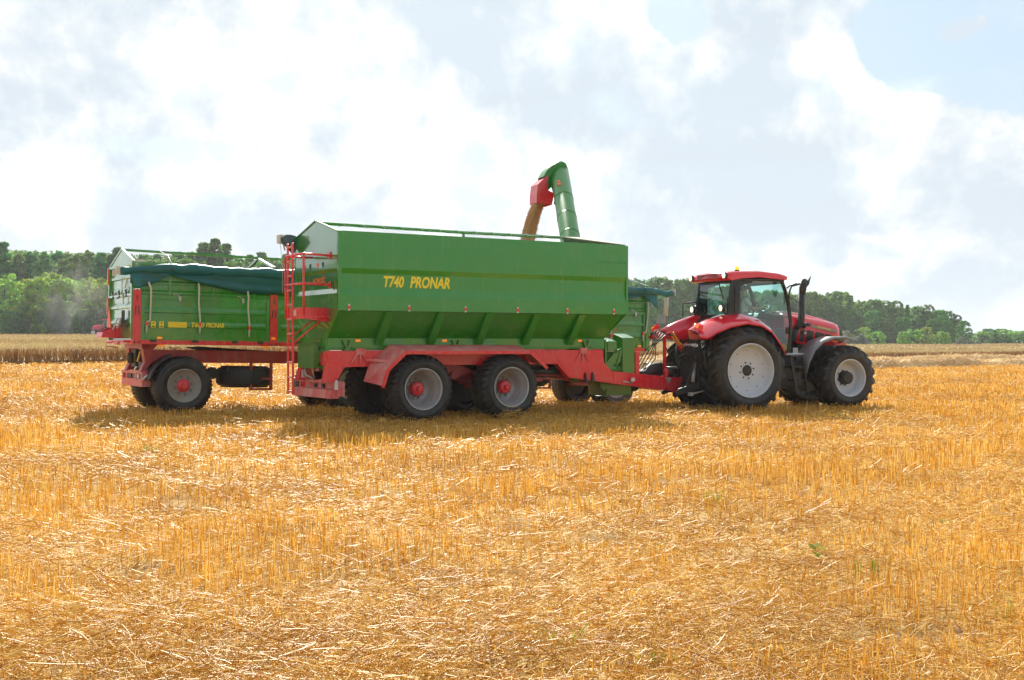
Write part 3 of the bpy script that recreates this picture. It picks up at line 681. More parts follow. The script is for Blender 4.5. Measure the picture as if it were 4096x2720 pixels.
# ------------------------------------------------------------------ tipping trailers behind
def tipping_trailer():
    D = 2.42
    gm = M['green_old']
    t = empty('tipping_trailer', (-7.41, 26.95, 0), (0, R(.9), R(30.5)))
    tag(t, 'green tipping trailer with red corner posts and rolled teal cover, marked T680, on the left', 'trailer', 'tipping trailers coupled in a row')
    FX = lambda y: y
    # chassis
    m = MB()
    for y0, y1 in ((.42, .60), (D - .60, D - .42)):
        m.box(-.66, 5.0, y0, y1, 1.19, 1.475)
        m.prism([(-.87, 1.62), (-.50, 1.62), (-.62, 1.48), (-.66, 1.19), (-.80, .98), (-.90, .98), (-.80, 1.20)], 'xz', y0 - .06, y1)
    for x in (-.6, .0, .8, 1.8, 2.8, 4.4): m.box(x - .06, x + .06, .60, D - .60, 1.24, 1.46)
    m.box(-.88, -.70, .36, D - .36, 1.50, 1.60); m.box(-.30, .30, .35, D - .35, .60, .76)
    for y in (.5, D - .5): m.prism([(-.55, .95), (0, .80), (.55, .95), (.55, 1.05), (0, .92), (-.55, 1.05)], 'xz', y - .05, y + .05)
    m.box(3.4, 4.8, .5, D - .5, 1.0, 1.17); m.box(3.8, 4.4, .35, D - .35, .60, .78)
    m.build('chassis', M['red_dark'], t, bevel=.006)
    m = MB(); m.tube([(.5, .9, 1.50), (2.6, 1.2, 1.40)], .07, 10); m.box(.3, .42, .55, .62, 1.50, 1.54); m.tube([(.2, .6, 1.53), (.5, .62, 1.55), (.9, .62, 1.5)], .016, 6); m.tube([(-.2, .6, 1.55), (-.1, .6, 1.49), (.0, .6, 1.55), (.1, .6, 1.49)], .008, 5); m.build('tipping_ram', M['iron'], t)
    m = MB()
    for y in (.8, D - .8): m.beam((4.3, y, .85), (6.3, D / 2 + (y - D / 2) * .15, .80), .10, .10)
    m.tube([(6.3, D / 2, .80), (6.75, D / 2, .80)], .05, 8)
    m.build('drawbar', M['red_dark'], t)
    # floor rail
    m = MB(); m.box(-1.16, 5.22, .0, D, 1.60, 1.695); m.box(-1.30, -1.16, .3, D - .3, 1.64, 1.68)
    o = m.build('floor_rail', M['red'], t, bevel=.006)
    for x in (-.72, .22, 1.15, 1.75, 2.7, 3.6, 4.4):
        m = MB(); m.box(x - .07, x + .07, -.02, .02, 1.655, 1.705); m.tube([(x - .05, -.03, 1.67), (x + .05, -.03, 1.67)], .02, 6)
        m.build('wall_hinge', M['iron'], o)
    # side walls: ribbed panels
    def ribs(z0, z1, per, x0, x1, mb, f):
        pts = []; z = z1; dp = .034
        while z - per > z0 - .02:
            pts += [(dp, z), (dp, z - per * .58), (0, z - per * .80), (0, z - per * .955), (dp, z - per)]
            z -= per
        pts += [(dp, z0)]
        mb.grid([[(x0, f(y), zz), (x1, f(y), zz)] for y, zz in pts], False)
    for f in ((lambda y: y), (lambda y: D - y)):
        near = f(0) == 0
        for x0, x1 in ((-.99, 1.96), (2.17, 5.06)):
            m = MB(); ribs(1.71, 2.62, .318, x0, x1, m, f)
            for xa, xb in ((x0, x0 + .07), (x1 - .07, x1)): m.box(xa, xb, min(f(-.012), f(.045)), max(f(-.012), f(.045)), 1.70, 2.70)
            m.box(x0 + .071, x1 - .071, min(f(-.010), f(.045)), max(f(-.010), f(.045)), 2.625, 2.70)
            o = m.build('side_wall', gm, t, recalc=True)
            if near and x0 < 0:
                lettering('T680', M['yellow'], o, (.30, .115), side_place(.13, -.008, 1.995), .22, .034, depth=.004)
                lettering('PRONAR', M['yellow'], o, (.425, .115), side_place(.465, -.008, 1.995), .22, .034, depth=.004)
                for xs, w_ in ((-.77, .105), (-.59, .105)):
                    s_ = MB(); s_.box(xs, xs + w_, -.008, .028, 1.975, 2.115); s_.build('warning_sticker', M['yellow'], o)
                    s2 = MB(); s2.prism([(xs + .02, 1.995), (xs + .085, 1.985), (xs + .09, 2.0), (xs + .03, 2.02)], 'xz', -.0105, -.0085); s2.prism([(xs + .03, 2.06), (xs + .06, 2.095), (xs + .075, 2.085), (xs + .05, 2.05)], 'xz', -.0105, -.0085)
                    s2.build('sticker_print', M['black'], o)
                s_ = MB(); s_.box(-.39, .03, -.008, .028, 1.985, 2.11); s_.build('notice_plate', M['yellow'], o)
                s2 = MB()
                for k in range(3): s2.box(-.36, .0, -.0105, -.0085, 2.012 + k * .028, 2.017 + k * .028)
                s2.build('notice_print', M['ochre'], o)
            for xl in ((x0 + .78, x0 + 2.24) if x0 < 0 else (x0 + .7, x1 - .42)):
                l = MB(); y = f(-.02)
                l.tube([(xl - .07, y, 2.70), (xl - .05, y, 2.735), (xl, y, 2.735), (xl + .02, y, 2.70), (xl + .07, y, 2.69)], .011, 6); l.box(xl + .045, xl + .095, min(y - .02, y + .02), max(y - .02, y + .02), 2.59, 2.69)
                l.tube([(xl + .07, y, 2.60), (xl + .06, y, 2.555)], .011, 6)
                l.build('latch', M['steel'], o)
            for xr in ((-.575,) if x0 < 0 else (4.86,)):
                MB().box(xr - .055, xr + .055, min(f(-.02), f(.0)), max(f(-.02), f(.0)), 1.72, 1.77).build('marker_lamp', M['amber'], o)
        m = MB(); ribs(2.715, 3.36, .21, -1.0, 5.06, m, f)
        m.box(-1.02, 5.08, min(f(-.015), f(.05)), max(f(-.015), f(.05)), 3.36, 3.42)
        for xv in (-.36, .62, 1.6): m.box(xv - .03, xv + .03, min(f(-.004), f(.03)), max(f(-.004), f(.03)), 2.71, 3.36)
        m.build('extension_wall', gm, t)
        for xa, xb, nm, mt, zt in ((-1.165, -1.0, 'corner_post', M['red'], 2.82), (1.975, 2.155, 'centre_post', M['red'], 2.80), (5.07, 5.20, 'front_post', gm, 3.40)):
            p_ = MB(); p_.box(xa, xb, min(f(-.03), f(.09)), max(f(-.03), f(.09)), 1.605, zt)
            o = p_.build(nm, mt, t, bevel=.006)
            q = MB()
            if mt is M['red']:
                xm = (xa + xb) / 2
                for z in (2.66, 2.60): q.tube([(xm, f(-.045), z), (xm, f(-.03), z)], .018, 8)
                q.beam((xm - .03, f(-.035), 2.45), (xm - .045, f(-.035), 2.25), .012, .03); q.beam((xm + .03, f(-.035), 2.45), (xm + .045, f(-.035), 2.25), .012, .03)
                for dx in (-.05, .05): q.tube([(xm + dx, f(-.045), 1.64), (xm + dx, f(-.03), 1.64)], .02, 8)
                q.build('post_bolt', M['iron'], o)
    if True:
        m = MB(); m.box(2.01, 2.10, -.045, -.0305, 1.75, 1.80); m.build('marker_lamp', M['amber'], t)
        MB().box(-.52, -.36, .40, .42, 1.545, 1.60).build('marker_lamp', M['amber'], t); MB().box(1.95, 2.10, .40, .42, 1.545, 1.60).build('marker_lamp', M['amber'], t)
    # ends
    for xe, s, nm in ((-1.17, -1, 'rear_wall'), (5.16, 1, 'front_wall')):
        m = MB(); pts = []; z = 3.40; dp = .03
        for k in range(5):
            p = .335
            pts += [(xe - s * dp, z), (xe - s * dp, z - p * .55), (xe, z - p * .78), (xe, z - p * .94), (xe - s * dp, z - p)]; z -= p
        pts.append((xe - s * dp, 1.70))
        m.grid([[(x, .05, zz), (x, D - .05, zz)] for x, zz in pts], False)
        for y0, y1 in ((.02, .10), (D - .10, D - .02)): m.box(xe - .03, xe + .03, y0, y1, 1.70, 3.42)
        m.box(xe - .025, xe + .045, .10, D - .10, 3.36, 3.42); m.box(xe - .025, xe + .045, .10, D - .10, 2.68, 2.73)
        o = m.build(nm, gm, t)
        if s < 0:
            for y in (.55, 1.25, 1.9):
                h = MB(); h.prism([(xe - .02, 2.84), (xe - .06, 2.80), (xe - .03, 2.72), (xe - .05, 2.66), (xe, 2.66)], 'xz', y - .02, y + .02)
                h.build('wall_hinge', M['iron'], o)
            s_ = MB(); s_.tube([(xe - .03, .95, 3.12), (xe - .04, .92, 2.9), (xe - .03, .78, 2.5)], .012, 6); s_.tube([(xe - .03, .52, 3.02), (xe - .035, .62, 2.86)], .016, 6); s_.build('strap', M['strap'], t)
            r_ = MB()
            for z0, z1 in ((3.0, 3.38), (2.3, 2.70)): r_.box(xe - .05, xe - .03, D - .03, D + .03, z0, z1)
            r_.build('tail_reflector', M['lens_red'], o)
    m = MB(); m.add([(-1.15, .06, 3.43), (-1.15, 1.21, 3.77), (-1.15, D - .06, 3.43)], [(0, 1, 2)])
    o = m.build('gable', gm, t, solid=.02)
    m = MB(); m.beam((-1.15, .04, 3.44), (-1.15, 1.21, 3.785), .05, .04); m.beam((-1.15, D - .04, 3.44), (-1.15, 1.21, 3.785), .05, .04)
    m.beam((-1.15, 1.21, 3.765), (5.18, 1.21, 3.72), .055, .055)
    for x in (2.08, 5.14):
        m.beam((x, .06, 3.44), (x, 1.21, 3.725), .06, .05); m.beam((x, D - .06, 3.44), (x, 1.21, 3.725), .06, .05)
    m.build('ridge_frame', gm, t)
    m = MB(); m.box(-1.16, -.9, .03, .22, 3.425, 3.455); m.box(-1.02, -.7, .10, .18, 3.456, 3.476); m.build('cover_bracket', M['strap'], t)
    # rolled cover along the near top edge, with its hanging skirt
    n = 64; ctr = []; rad = []
    rr = random.Random(9)
    for i in range(n + 1):
        x = -1.48 + (6.0 + 1.48) * i / n
        zz = 3.205 + .085 * min(1, (x + 1.48) / 1.1) + (.020 * math.exp(-((x + .36) / .25) ** 2)) + .008 * math.sin(x * 5.1) + .006 * math.sin(x * 11)
        ctr.append((x, -.045 + .012 * math.sin(x * 4.3), zz)); rad.append((.078 + .040 * min(1, (x + 1.48) / 1.2)) * (1 + .10 * math.sin(x * 7.7) + .07 * math.sin(x * 17.3) + .10 * math.sin(x * 3.1 + 1)))
    for i, (cx_, cy_, cz_) in enumerate(ctr):
        e_ = max(0, cx_ - 5.1); ctr[i] = (cx_, cy_, cz_ - .05 * e_ + .02 * math.sin(cx_ * 14) * min(1, e_ * 3)); rad[i] *= (1 - .42 * min(1, e_))
    m = MB(); m.tube(ctr, rad, 18)
    o = m.build('cover_roll', M['tarp'], t)
    def low_edge(x):
        if x < -1.10: return 2.84 + .10 * (-1.10 - x) / .14
        if x < -.36: u = (x + 1.10) / .74; return 2.84 + .33 * u ** 1.3
        if x < 1.2: u = (x + .36) / 1.56; return 3.17 - .34 * u ** .75
        if x < 2.9: return 2.83 + .02 * math.sin(x * 3)
        if x < 4.93: u = (x - 2.9) / 2.03; return 2.83 + .34 * u ** 1.5
        return 3.17 - .33 * min(1, (x - 4.93) / .42)
    rows = []
    for j in range(9):
        v = j / 8; row_ = []
        for i in range(121):
            x = -1.26 + (5.42 + 1.26) * i / 120
            zb = low_edge(x); zt = 3.27
            z = zt + (zb - zt) * v
            pk = min(abs(x + .36), abs(x - 4.93))
            fold = .030 * math.sin(z * 30 + x * 2.6 + 1.8 * math.sin(x * 1.4)) * v + .018 * math.sin(x * 9 + z * 7) * v - .012
            row_.append((x, -.058 - .02 * v + fold - .012 * math.sin(min(1, pk) * 3) * v, z))
        rows.append(row_)
    m = MB(); m.grid(rows); m.build('cover_skirt', M['tarp'], o, solid=.006)
    m = MB(); m.tube([(-.36, -.175, 3.22), (-.36, -.16, 3.34), (-.36, -.06, 3.43), (-.33, .3, 3.60), (-.30, 1.21, 3.78)], .010, 6); m.tube([(4.93, -.175, 3.22), (4.93, -.16, 3.34), (4.93, -.06, 3.43), (4.95, .3, 3.60), (4.97, 1.21, 3.78)], .010, 6); m.build('cover_tie', M['tarp_dark'], o)
    m = MB(); m.box(-1.56, -1.47, -.11, .04, 3.13, 3.29); m.box(-1.62, -1.56, -.04, .0, 3.08, 3.22); m.box(5.97, 6.05, -.1, .03, 3.20, 3.38); m.build('roll_end', M['strap'], o)
    # tie straps
    for x, zt, zb, lean, hook in ((-.80, 2.98, 2.11, .0, -.07), (.27, 3.02, 2.12, .05, .0), (1.42, 2.86, 2.06, .05, .0), (2.75, 2.85, 2.08, .04, .0), (3.85, 2.95, 2.08, .02, .0), (5.09, 3.0, 2.14, -.03, -.10)):
        m = MB()
        m.tube([(x - .02 - (.04 if x < 0 else 0), -.10, zt), (x, -.105, zt - .14), (x + .01, -.05, (zt + zb) / 2), (x + lean, -.045, zb + .03), (x + lean + hook * .5, -.05, zb - .02), (x + lean + hook, -.05, zb)], [.021] * 6, 6)
        m.tube([(x + lean + hook, -.045, zb - .08), (x + lean + hook - .005, -.045, zb - .26)], .018, 6)
        s_ = m.build('tie_strap', M['strap'], t)
        MB().box(x + lean + hook - .022, x + lean + hook + .022, -.065, -.035, zb - .09, zb - .005).build('strap_hook', M['lens_red'], s_)
    m = MB(); m.tube([(5.75, -.03, 3.28), (5.72, -.02, 2.62)], .03, 6); m.tube([(5.83, -.05, 3.28), (5.80, -.02, 2.62)], .03, 6)
    m.build('roll_strap', M['strap'], t)
    # wheels, mudguards
    for x in (0, 4.1):
        wheel(t, x, .0, .67, .67, .50, .375, 'road', -1, (M['rubber_dusty'], M['rim_dirty'], M['red']))
        wheel(t, x, D - .50, .67, .67, .50, .375, 'road', 1, (M['rubber_dusty'], M['rim_dirty'], M['red']))
    for y0, y1 in ((.0, .46), (D - .46, D)):
        arc = [(.76 * math.cos(R(a)), .67 + .76 * math.sin(R(a))) for a in range(172, 108, -6)]
        rows = [[(x * 1.04, y0 + (y1 - y0) * q, z) for q in (0, .04, .3, .7, .96, 1)] for x, z in arc]
        for r_ in rows:
            for k in (0, 5): r_[k] = (r_[k][0] * .97, r_[k][1], .67 + (r_[k][2] - .67) * .97)
        m = MB(); m.grid(rows); m.build('mudguard', M['black'], t, solid=.02)
    m = MB(); m.tube([(-.86, .30, .80), (-.62, .34, 1.02)], .03, 8); m.build('mudguard_stay', M['galv'], t)
    # bumper with lamps
    m = MB(); m.box(-.86, -.74, .37, D - .05, .93, 1.0); m.box(-.86, -.78, .37, D - .05, .635, .80); m.box(-.80, -.74, .37, D - .05, .80, .93)
    for y in (.37, .98, 1.85, D - .15): m.box(-.86, -.80, y, y + .10, .80, .93)
    m.box(-.779, -.60, .37, .50, .64, .98)
    o = m.build('bumper', M['red_dusty'], t, bevel=.005)
    for y0, y1, nm, mt in ((.52, .80, 'tail_lamp', M['black']), (.82, .97, 'number_plate', M['white']), (1.1, 1.35, 'tail_lamp', M['black']), (1.55, 1.83, 'tail_lamp', M['black'])):
        MB().box(-.835, -.801, y0, y1, .815, .915).build(nm, mt, o)
    m = MB(); m.box(-.82, -.60, 1.2, 1.6, 1.08, 1.48); m.tube([(-.84, 1.5, 1.16), (-.84, 1.5, 1.40)], .09, 12); m.box(-.80, -.66, .70, 1.0, 1.05, 1.2); m.build('tail_gear', M['iron'], t)
    m = MB(); m.beam((-.83, .95, 1.20), (-.80, .80, 1.44), .03, .04); m.build('safety_prop', M['ochre'], t)
    m = MB(); m.box(-1.36, -1.30, .6, .9, 1.58, 1.66); m.tube([(-1.2, 1.3, 1.66), (-1.45, 1.3, 1.62), (-1.45, 1.3, 1.54), (-1.2, 1.3, 1.52)], .014, 6); m.build('floor_bracket', M['red_dusty'], t)
    # grain chute on the rear wall
    m = MB()
    for y in (1.0, 1.62): m.prism([(-1.18, 1.735), (-1.63, 1.745), (-1.60, 1.86), (-1.40, 1.955), (-1.18, 2.075)], 'xz', y - .008, y + .008)
    m.grid([[(-1.18, 1.0, 1.74), (-1.18, 1.62, 1.74)], [(-1.63, 1.0, 1.75), (-1.63, 1.62, 1.75)]], False)
    m.grid([[(-1.63, 1.0, 1.75), (-1.63, 1.62, 1.75)], [(-1.60, 1.0, 1.86), (-1.60, 1.62, 1.86)]], False)
    o = m.build('grain_chute', M['red'], t, bevel=.003)
    m = MB(); m.prism([(1.02, 1.96), (1.46, 1.98), (1.24, 2.46)], 'yz', -1.425, -1.40); m.build('warning_triangle', M['salmon'], t, bevel=.01)
    m = MB()
    for y in (.66, .80): m.box(-1.23, -1.20, y - .03, y + .03, 2.05, 2.36)
    m.box(-1.22, -1.20, .55, .95, 1.98, 2.14); m.build('slide_gate', M['iron'], t)
    m = MB(); m.beam((-1.40, .93, 1.92), (-1.30, .90, 2.16), .03, .03); m.beam((-1.33, .80, 1.95), (-1.24, .80, 2.18), .03, .03); m.beam((-1.30, .91, 2.17), (-1.20, .82, 2.18), .03, .03); m.build('gate_lever', M['galv'], t)
    # spare wheel lying in its cradle, with a step ladder in front
    m = MB(); m.lathe(tyre_prof(.66, .44, .38, .03), (1.70, .98, .64), 'z', 48, closed=True)
    for k in range(40):
        a = 2 * math.pi * k / 40; c_, s_ = math.cos(a), math.sin(a)
        m.beam((1.70 + .655 * c_, .98 + .655 * s_, .70), (1.70 + .655 * c_, .98 + .655 * s_, 1.02), .035, .02, (c_, s_, 0))
    m.lathe([(.38, .66), (.34, .80), (.0, .80)], (1.70, .98, .0), 'z', 32)
    m.build('spare_wheel', M['rubber'], t)
    m = MB()
    for x in (1.66, 2.15): m.box(x - .03, x + .03, .34, .40, .55, 1.19)
    m.box(1.69, 2.12, .35, .40, .555, .60); m.box(1.69, 2.12, .35, .40, .80, .85)
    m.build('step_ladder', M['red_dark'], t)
    m = MB(); m.tube([(.80, .55, .95), (.80, .7, .95)], .14, 14); m.box(.55, .95, .6, .8, .85, 1.0); m.tube([(.62, .4, 1.15), (.58, .4, 1.05), (.64, .4, .98)], .012, 6); m.tube([(1.1, .4, 1.15), (1.1, .4, 1.0)], .012, 6); m.build('brake_gear', M['iron'], t)
    return t

# ------------------------------------------------------------------ tractor
YC = 1.22; TW = 2.44
def tractor():
    t = empty('tractor', (957 / 169.2, 28.2, 0), (0, 0, R(22.5)))
    tag(t, 'red four-wheel-drive tractor with black exhaust and pale wheels, hitched to the large green trailer', 'tractor')
    mats = (M['rubber_dusty'], M['rim_white'], M['black'])
    wheel(t, 0, .0, .985, 1.03, .70, .635, 'ag', -1, mats)
    wheel(t, 0, TW - .70, .985, 1.03, .70, .635, 'ag', 1, mats)
    wheel(t, 2.96, .10, .775, .81, .58, .455, 'ag', -1, mats)
    wheel(t, 2.96, TW - .68, .775, .81, .58, .455, 'ag', 1, mats)
    # engine, gearbox, axles
    m = MB()
    m.box(-.75, 1.0, .85, TW - .85, .60, 1.75); m.box(1.0, 3.3, YC - .30, YC + .30, .65, 1.62); m.box(2.72, 3.2, .65, TW - .65, .66, .88); m.tube([(0, .6, .985), (0, TW - .6, .985)], .19, 14)
    m.box(1.9, 3.2, YC - .42, YC + .42, 1.2, 1.58); m.box(3.2, 3.62, YC - .28, YC + .28, .70, 1.30); m.box(-.55, 1.35, .55, TW - .55, 1.55, 2.0)
    m.build('engine_block', M['iron'], t, bevel=.015)
    for ya, yb in ((.38, .80), (TW - .80, TW - .38)): MB().box(.95, 1.75, ya, yb, .55, 1.15).build('fuel_tank', M['black'], t, bevel=.05)
    # bonnet
    def sec(x, zt, zs, zc, zb, hw):
        p = []
        for yy, z in ((-hw, zb), (-hw - .005, (zb + zs) / 2), (-hw, zs - .10), (-hw + .03, zs - .02), (-hw + .09, zs + .03), (-hw * .50, zs + .055), (-hw * .42, zs + .05), (-hw * .36, zc - .02), (-hw * .15, zc), (0, zc + .005)):
            p.append((x, YC + yy, z))
        q = [(x, 2 * YC - b, c) for (x, b, c) in p[:-1]]
        return p + q[::-1]
    rows = [sec(1.50, 0, 2.31, 2.42, 1.66, .41), sec(1.80, 0, 2.295, 2.42, 1.645, .405), sec(2.15, 0, 2.255, 2.385, 1.59, .40), sec(2.55, 0, 2.20, 2.325, 1.55, .39), sec(2.9, 0, 2.145, 2.25, 1.56, .375), sec(3.12, 0, 2.10, 2.18, 1.62, .36), sec(3.22, 0, 2.06, 2.11, 1.68, .345)]
    m = MB(); m.grid(rows)
    o = m.build('bonnet', M['red_gloss'], t, solid=.012)
    m = MB()
    nose = [(-.345, 1.68), (-.345, 1.95), (-.30, 2.07), (-.12, 2.10), (.12, 2.10), (.30, 2.07), (.345, 1.95), (.345, 1.68)]
    m.grid([[(3.22, YC + y, z) for y, z in nose], [(3.30, YC + y * .97, 1.66 + (z - 1.66) * .93) for y, z in nose], [(3.40, YC + y * .9, 1.60 + (z - 1.68) * .62) for y, z in nose]])
    m.add([(3.40, YC + y * .9, 1.60 + (z - 1.68) * .62) for y, z in nose], [list(range(8))])
    m.build('front_grille', M['black'], o)
    m = MB(); m.prism([(2.6, 1.55), (3.40, 1.66), (3.46, 1.58), (3.44, 1.40), (3.2, 1.36), (2.7, 1.42)], 'xz', YC - .36, YC + .36); m.build('nose_cover', M['red_gloss'], o, bevel=.02)
    yS = YC - .415
    def bz(x): return 1.645 + (x - 1.8) * (-.105 / .75) if x < 2.6 else 1.53 + (x - 2.6) * .16
    g_ = ((1.98, 2.12), (2.17, 2.37), (2.44, 2.68), (2.75, 2.93))
    for x0, x1 in g_:
        zt = lambda x: 1.99 - (x - 2.0) * .17
        q = MB(); sl = -.10
        lo0, lo1 = bz(x0) + .06, bz(x1) + .07
        if x0 > 2.7: lo0, lo1 = 1.66, 1.72
        q.prism([(x0 + sl * .5 + .03, lo0), (x1 + sl * .5, lo1), (x1 + .02, zt(x1) - .03), (x1, zt(x1)), (x0 + .04, zt(x0)), (x0 + .01, zt(x0) - .04)], 'xz', yS - .012, yS + .03)
        q.build('side_grille', M['black_gloss'], o, bevel=.006)
    q = MB(); q.prism([(2.30, 2.03), (3.10, 1.895), (3.115, 1.965), (2.30, 2.105)], 'xz', yS - .006, yS + .03); so = q.build('side_stripe', M['stripe'], o)
    ang = math.atan2(-.137, .80)
    pl = Matrix.Translation((2.50, yS - .012, 2.008)) @ Matrix.Rotation(-ang, 4, 'Y') @ side_place(0, 0, 0)
    lettering('PRONAR', M['gold'], o, (.40, .058), pl, 0, .034, depth=.004)
    # cab
    y0, y1 = .46, TW - .46
    roofm = MB()
    def rsec(y, k, dz):
        return [(-.40 + k * .08, y, 3.13 + dz), (-.44 + k * .10, y, 3.20), (-.40 + k * .10, y, 3.31), (-.25 + k * .1, y, 3.36), (.5, y, 3.385), (1.05, y, 3.345), (1.30 - k * .1, y, 3.295), (1.36 - k * .12, y, 3.24), (1.32 - k * .1, y, 3.175 + dz), (1.0, y, 3.19 + dz), (.5, y, 3.225 + dz), (.0, y, 3.19 + dz)]
    rowsr = []
    for y, k, top in ((y0 - .10, 1.0, -.05), (y0 - .07, .4, -.02), (y0 + .05, 0, 0), (YC, -.4, .02), (y1 - .05, 0, 0), (y1 + .07, .4, -.02), (y1 + .10, 1.0, -.05)):
        r_ = rsec(y, k, 0)
        r_ = [(a, b, c + (top if 2 <= i <= 6 else 0)) for i, (a, b, c) in enumerate(r_)]
        rowsr.append(r_ + [r_[0]])
    roofm.grid(rowsr); roofm.add(rowsr[0][:-1], [list(range(12))]); roofm.add(rowsr[-1][:-1], [list(range(12))])
    roof = roofm.build('cab_roof', M['red_gloss'], t)
    m = MB(); m.box(-.30, 1.25, y0 - .02, y1 + .02, 3.13, 3.20); m.build('roof_lining', M['black'], roof, bevel=.01)
    m = MB(); m.grid([[(-.452 + .01 * 0, y, z) for z in (3.20, 3.31)] for y in (y0 + .30, y1 - .30)], False); m.build('rear_recess', M['red_dark'], roof, solid=.012)
    for y in (y0 - .0, y1 - .0):
        c_ = MB(); c_.lathe([(.075, .04), (.085, -.01), (.07, -.03)], (-.44, y, 3.25), 'x', 18); lo = c_.build('roof_lamp', M['black'], t)
        c_ = MB(); c_.lathe([(.068, -.028), (.05, -.045), (0, -.052)], (-.44, y, 3.25), 'x', 18); c_.build('lens', M['lamp'], lo)
    m = MB(); m.lathe([(.06, 0), (.06, .03), (.05, .04)], (.05, y0 + .22, 3.37), 'z', 14); bo = m.build('beacon_base', M['black'], roof)
    m = MB(); m.lathe([(.05, .035), (.053, .085), (.042, .115), (0, .125)], (.05, y0 + .22, 3.37), 'z', 14); m.build('beacon', M['beacon'], roof)
    m = MB(); m.tube([(.95, YC, 3.36), (.95, YC, 3.44)], .012, 6); m.build('aerial', M['black'], roof)
    # pillars and glass
    pil = MB()
    A = [(1.22, 3.16), (1.33, 2.90), (1.43, 2.55), (1.49, 2.10), (1.47, 1.75), (1.42, 1.42)]
    for y in (y0, y1 - .06):
        for (xa, za), (xb, zb) in zip(A[:-1], A[1:]):
            pil.beam((xa - .02, y + .03, za), (xb - .02, y + .03, zb), .06, .075, (1, 0, 0))
        pil.prism([(-.24, 3.18), (.02, 3.18), (-.02, 2.36), (.30, 2.22), (-.05, 2.20), (-.38, 2.22)], 'xz', y, y + .06)
        pil.prism([(.0, 3.18), (.34, 3.18), (.33, 3.09), (.06, 3.03), (.0, 2.98)], 'xz', y, y + .05)
        pil.prism([(.3, 3.20), (1.24, 3.18), (1.22, 3.13), (.3, 3.15)], 'xz', y, y + .05)
        pil.tube([(1.40, y + .03, 1.43), (1.0, y + .03, 1.42)], .03, 6)
    pil.box(-.34, -.26, y0, y1, 2.22, 2.33); pil.box(-.26, -.20, y0 + .06, y1 - .06, 3.08, 3.17); pil.box(1.18, 1.22, y0, y1, 3.08, 3.16); pil.box(-.42, -.30, y0 + .1, y1 - .1, 1.75, 2.22)
    for z in (2.95,): pil.tube([(-.16, y0 - .01, 2.35), (-.14, y0 - .015, 3.0)], .016, 6)
    cab = pil.build('cab_frame', M['black_gloss'], t, bevel=.006)
    m = MB()
    for y in (y0 + .028, y1 - .028):
        m.add([(.02, y, 3.06), (.33, y, 3.13), (1.20, y, 3.13), (1.31, y, 2.90), (1.41, y, 2.55), (1.46, y, 2.10), (1.44, y, 1.75), (1.40, y, 1.46), (1.08, y, 1.46), (.98, y, 1.75), (.85, y, 1.98), (.62, y, 2.14), (.30, y, 2.24), (-.02, y, 2.38)], [list(range(14))])
    m.build('door_glass', M['glass'], cab, recalc=False)
    m = MB(); m.add([(-.235, y0 + .05, 3.10), (-.235, y1 - .05, 3.10), (-.30, y1 - .05, 2.32), (-.30, y0 + .05, 2.32)], [(0, 1, 2, 3)]); m.build('rear_window', M['glass'], cab, recalc=False)
    m = MB(); m.add([(1.21, y0 + .05, 3.10), (1.21, y1 - .05, 3.10), (1.46, y1 - .05, 2.25), (1.46, y0 + .05, 2.25)], [(0, 1, 2, 3)]); m.build('windscreen', M['glass'], cab, recalc=False)
    m = MB(); m.tube([(-.25, 1.0, 3.08), (-.26, .96, 3.0), (-.27, .78, 2.70)], .014, 6); m.build('wiper', M['black'], cab)
    m = MB(); m.beam((1.36, y0 + .01, 2.02), (1.36, y0 + .01, 1.86), .03, .05); m.build('door_handle', M['black'], cab)
    # cab inside: floor, seat, wheel, console
    m = MB(); m.box(-.28, 1.40, y0 + .06, y1 - .06, 1.66, 1.74); m.box(.95, 1.35, YC - .22, YC + .22, 1.74, 2.16); m.prism([(.80, 2.28), (1.22, 2.20), (1.36, 2.26), (1.2, 2.36), (.9, 2.38)], 'xz', YC - .26, YC + .26); m.box(.05, .75, YC - .62, YC - .36, 1.74, 2.24)
    m.build('console', M['black'], cab, bevel=.02)
    m = MB(); m.box(.36, .84, YC - .25, YC + .25, 2.02, 2.16); m.box(.24, .40, YC - .24, YC + .24, 2.14, 2.78); m.box(.46, .76, YC - .18, YC + .18, 1.74, 2.02); m.build('driver_seat', M['seat'], cab, bevel=.05)
    m = MB(); c0 = Vector((1.14, YC, 2.46)); ax = Vector((-.55, 0, .83)).normalized(); u = Vector((0, 1, 0)); v = ax.cross(u)
    m.tube([c0 + (u * math.cos(a) + v * math.sin(a)) * .20 for a in [2 * math.pi * k / 24 for k in range(25)]], .016, 6)
    m.tube([c0 - ax * .32, c0 - ax * .02], .03, 8)
    for a in (0, 2.1, 4.2): m.tube([c0, c0 + (u * math.cos(a) + v * math.sin(a)) * .20], .012, 5)
    m.build('steering_wheel', M['black'], cab)
    # rear mudguards: outer arc, crown, inner arc against the cab, inner plate
    outer = [(-1.40, 1.79), (-1.22, 1.765), (-.94, 1.90), (-.58, 2.03), (-.11, 2.115), (.29, 2.06), (.57, 1.91), (.80, 1.64), (.97, 1.36)]
    inner = [(-1.36, 1.95), (-1.14, 2.08), (-.88, 2.19), (-.52, 2.31), (-.05, 2.36), (.36, 2.29), (.68, 2.10), (.93, 1.80), (1.06, 1.42)]
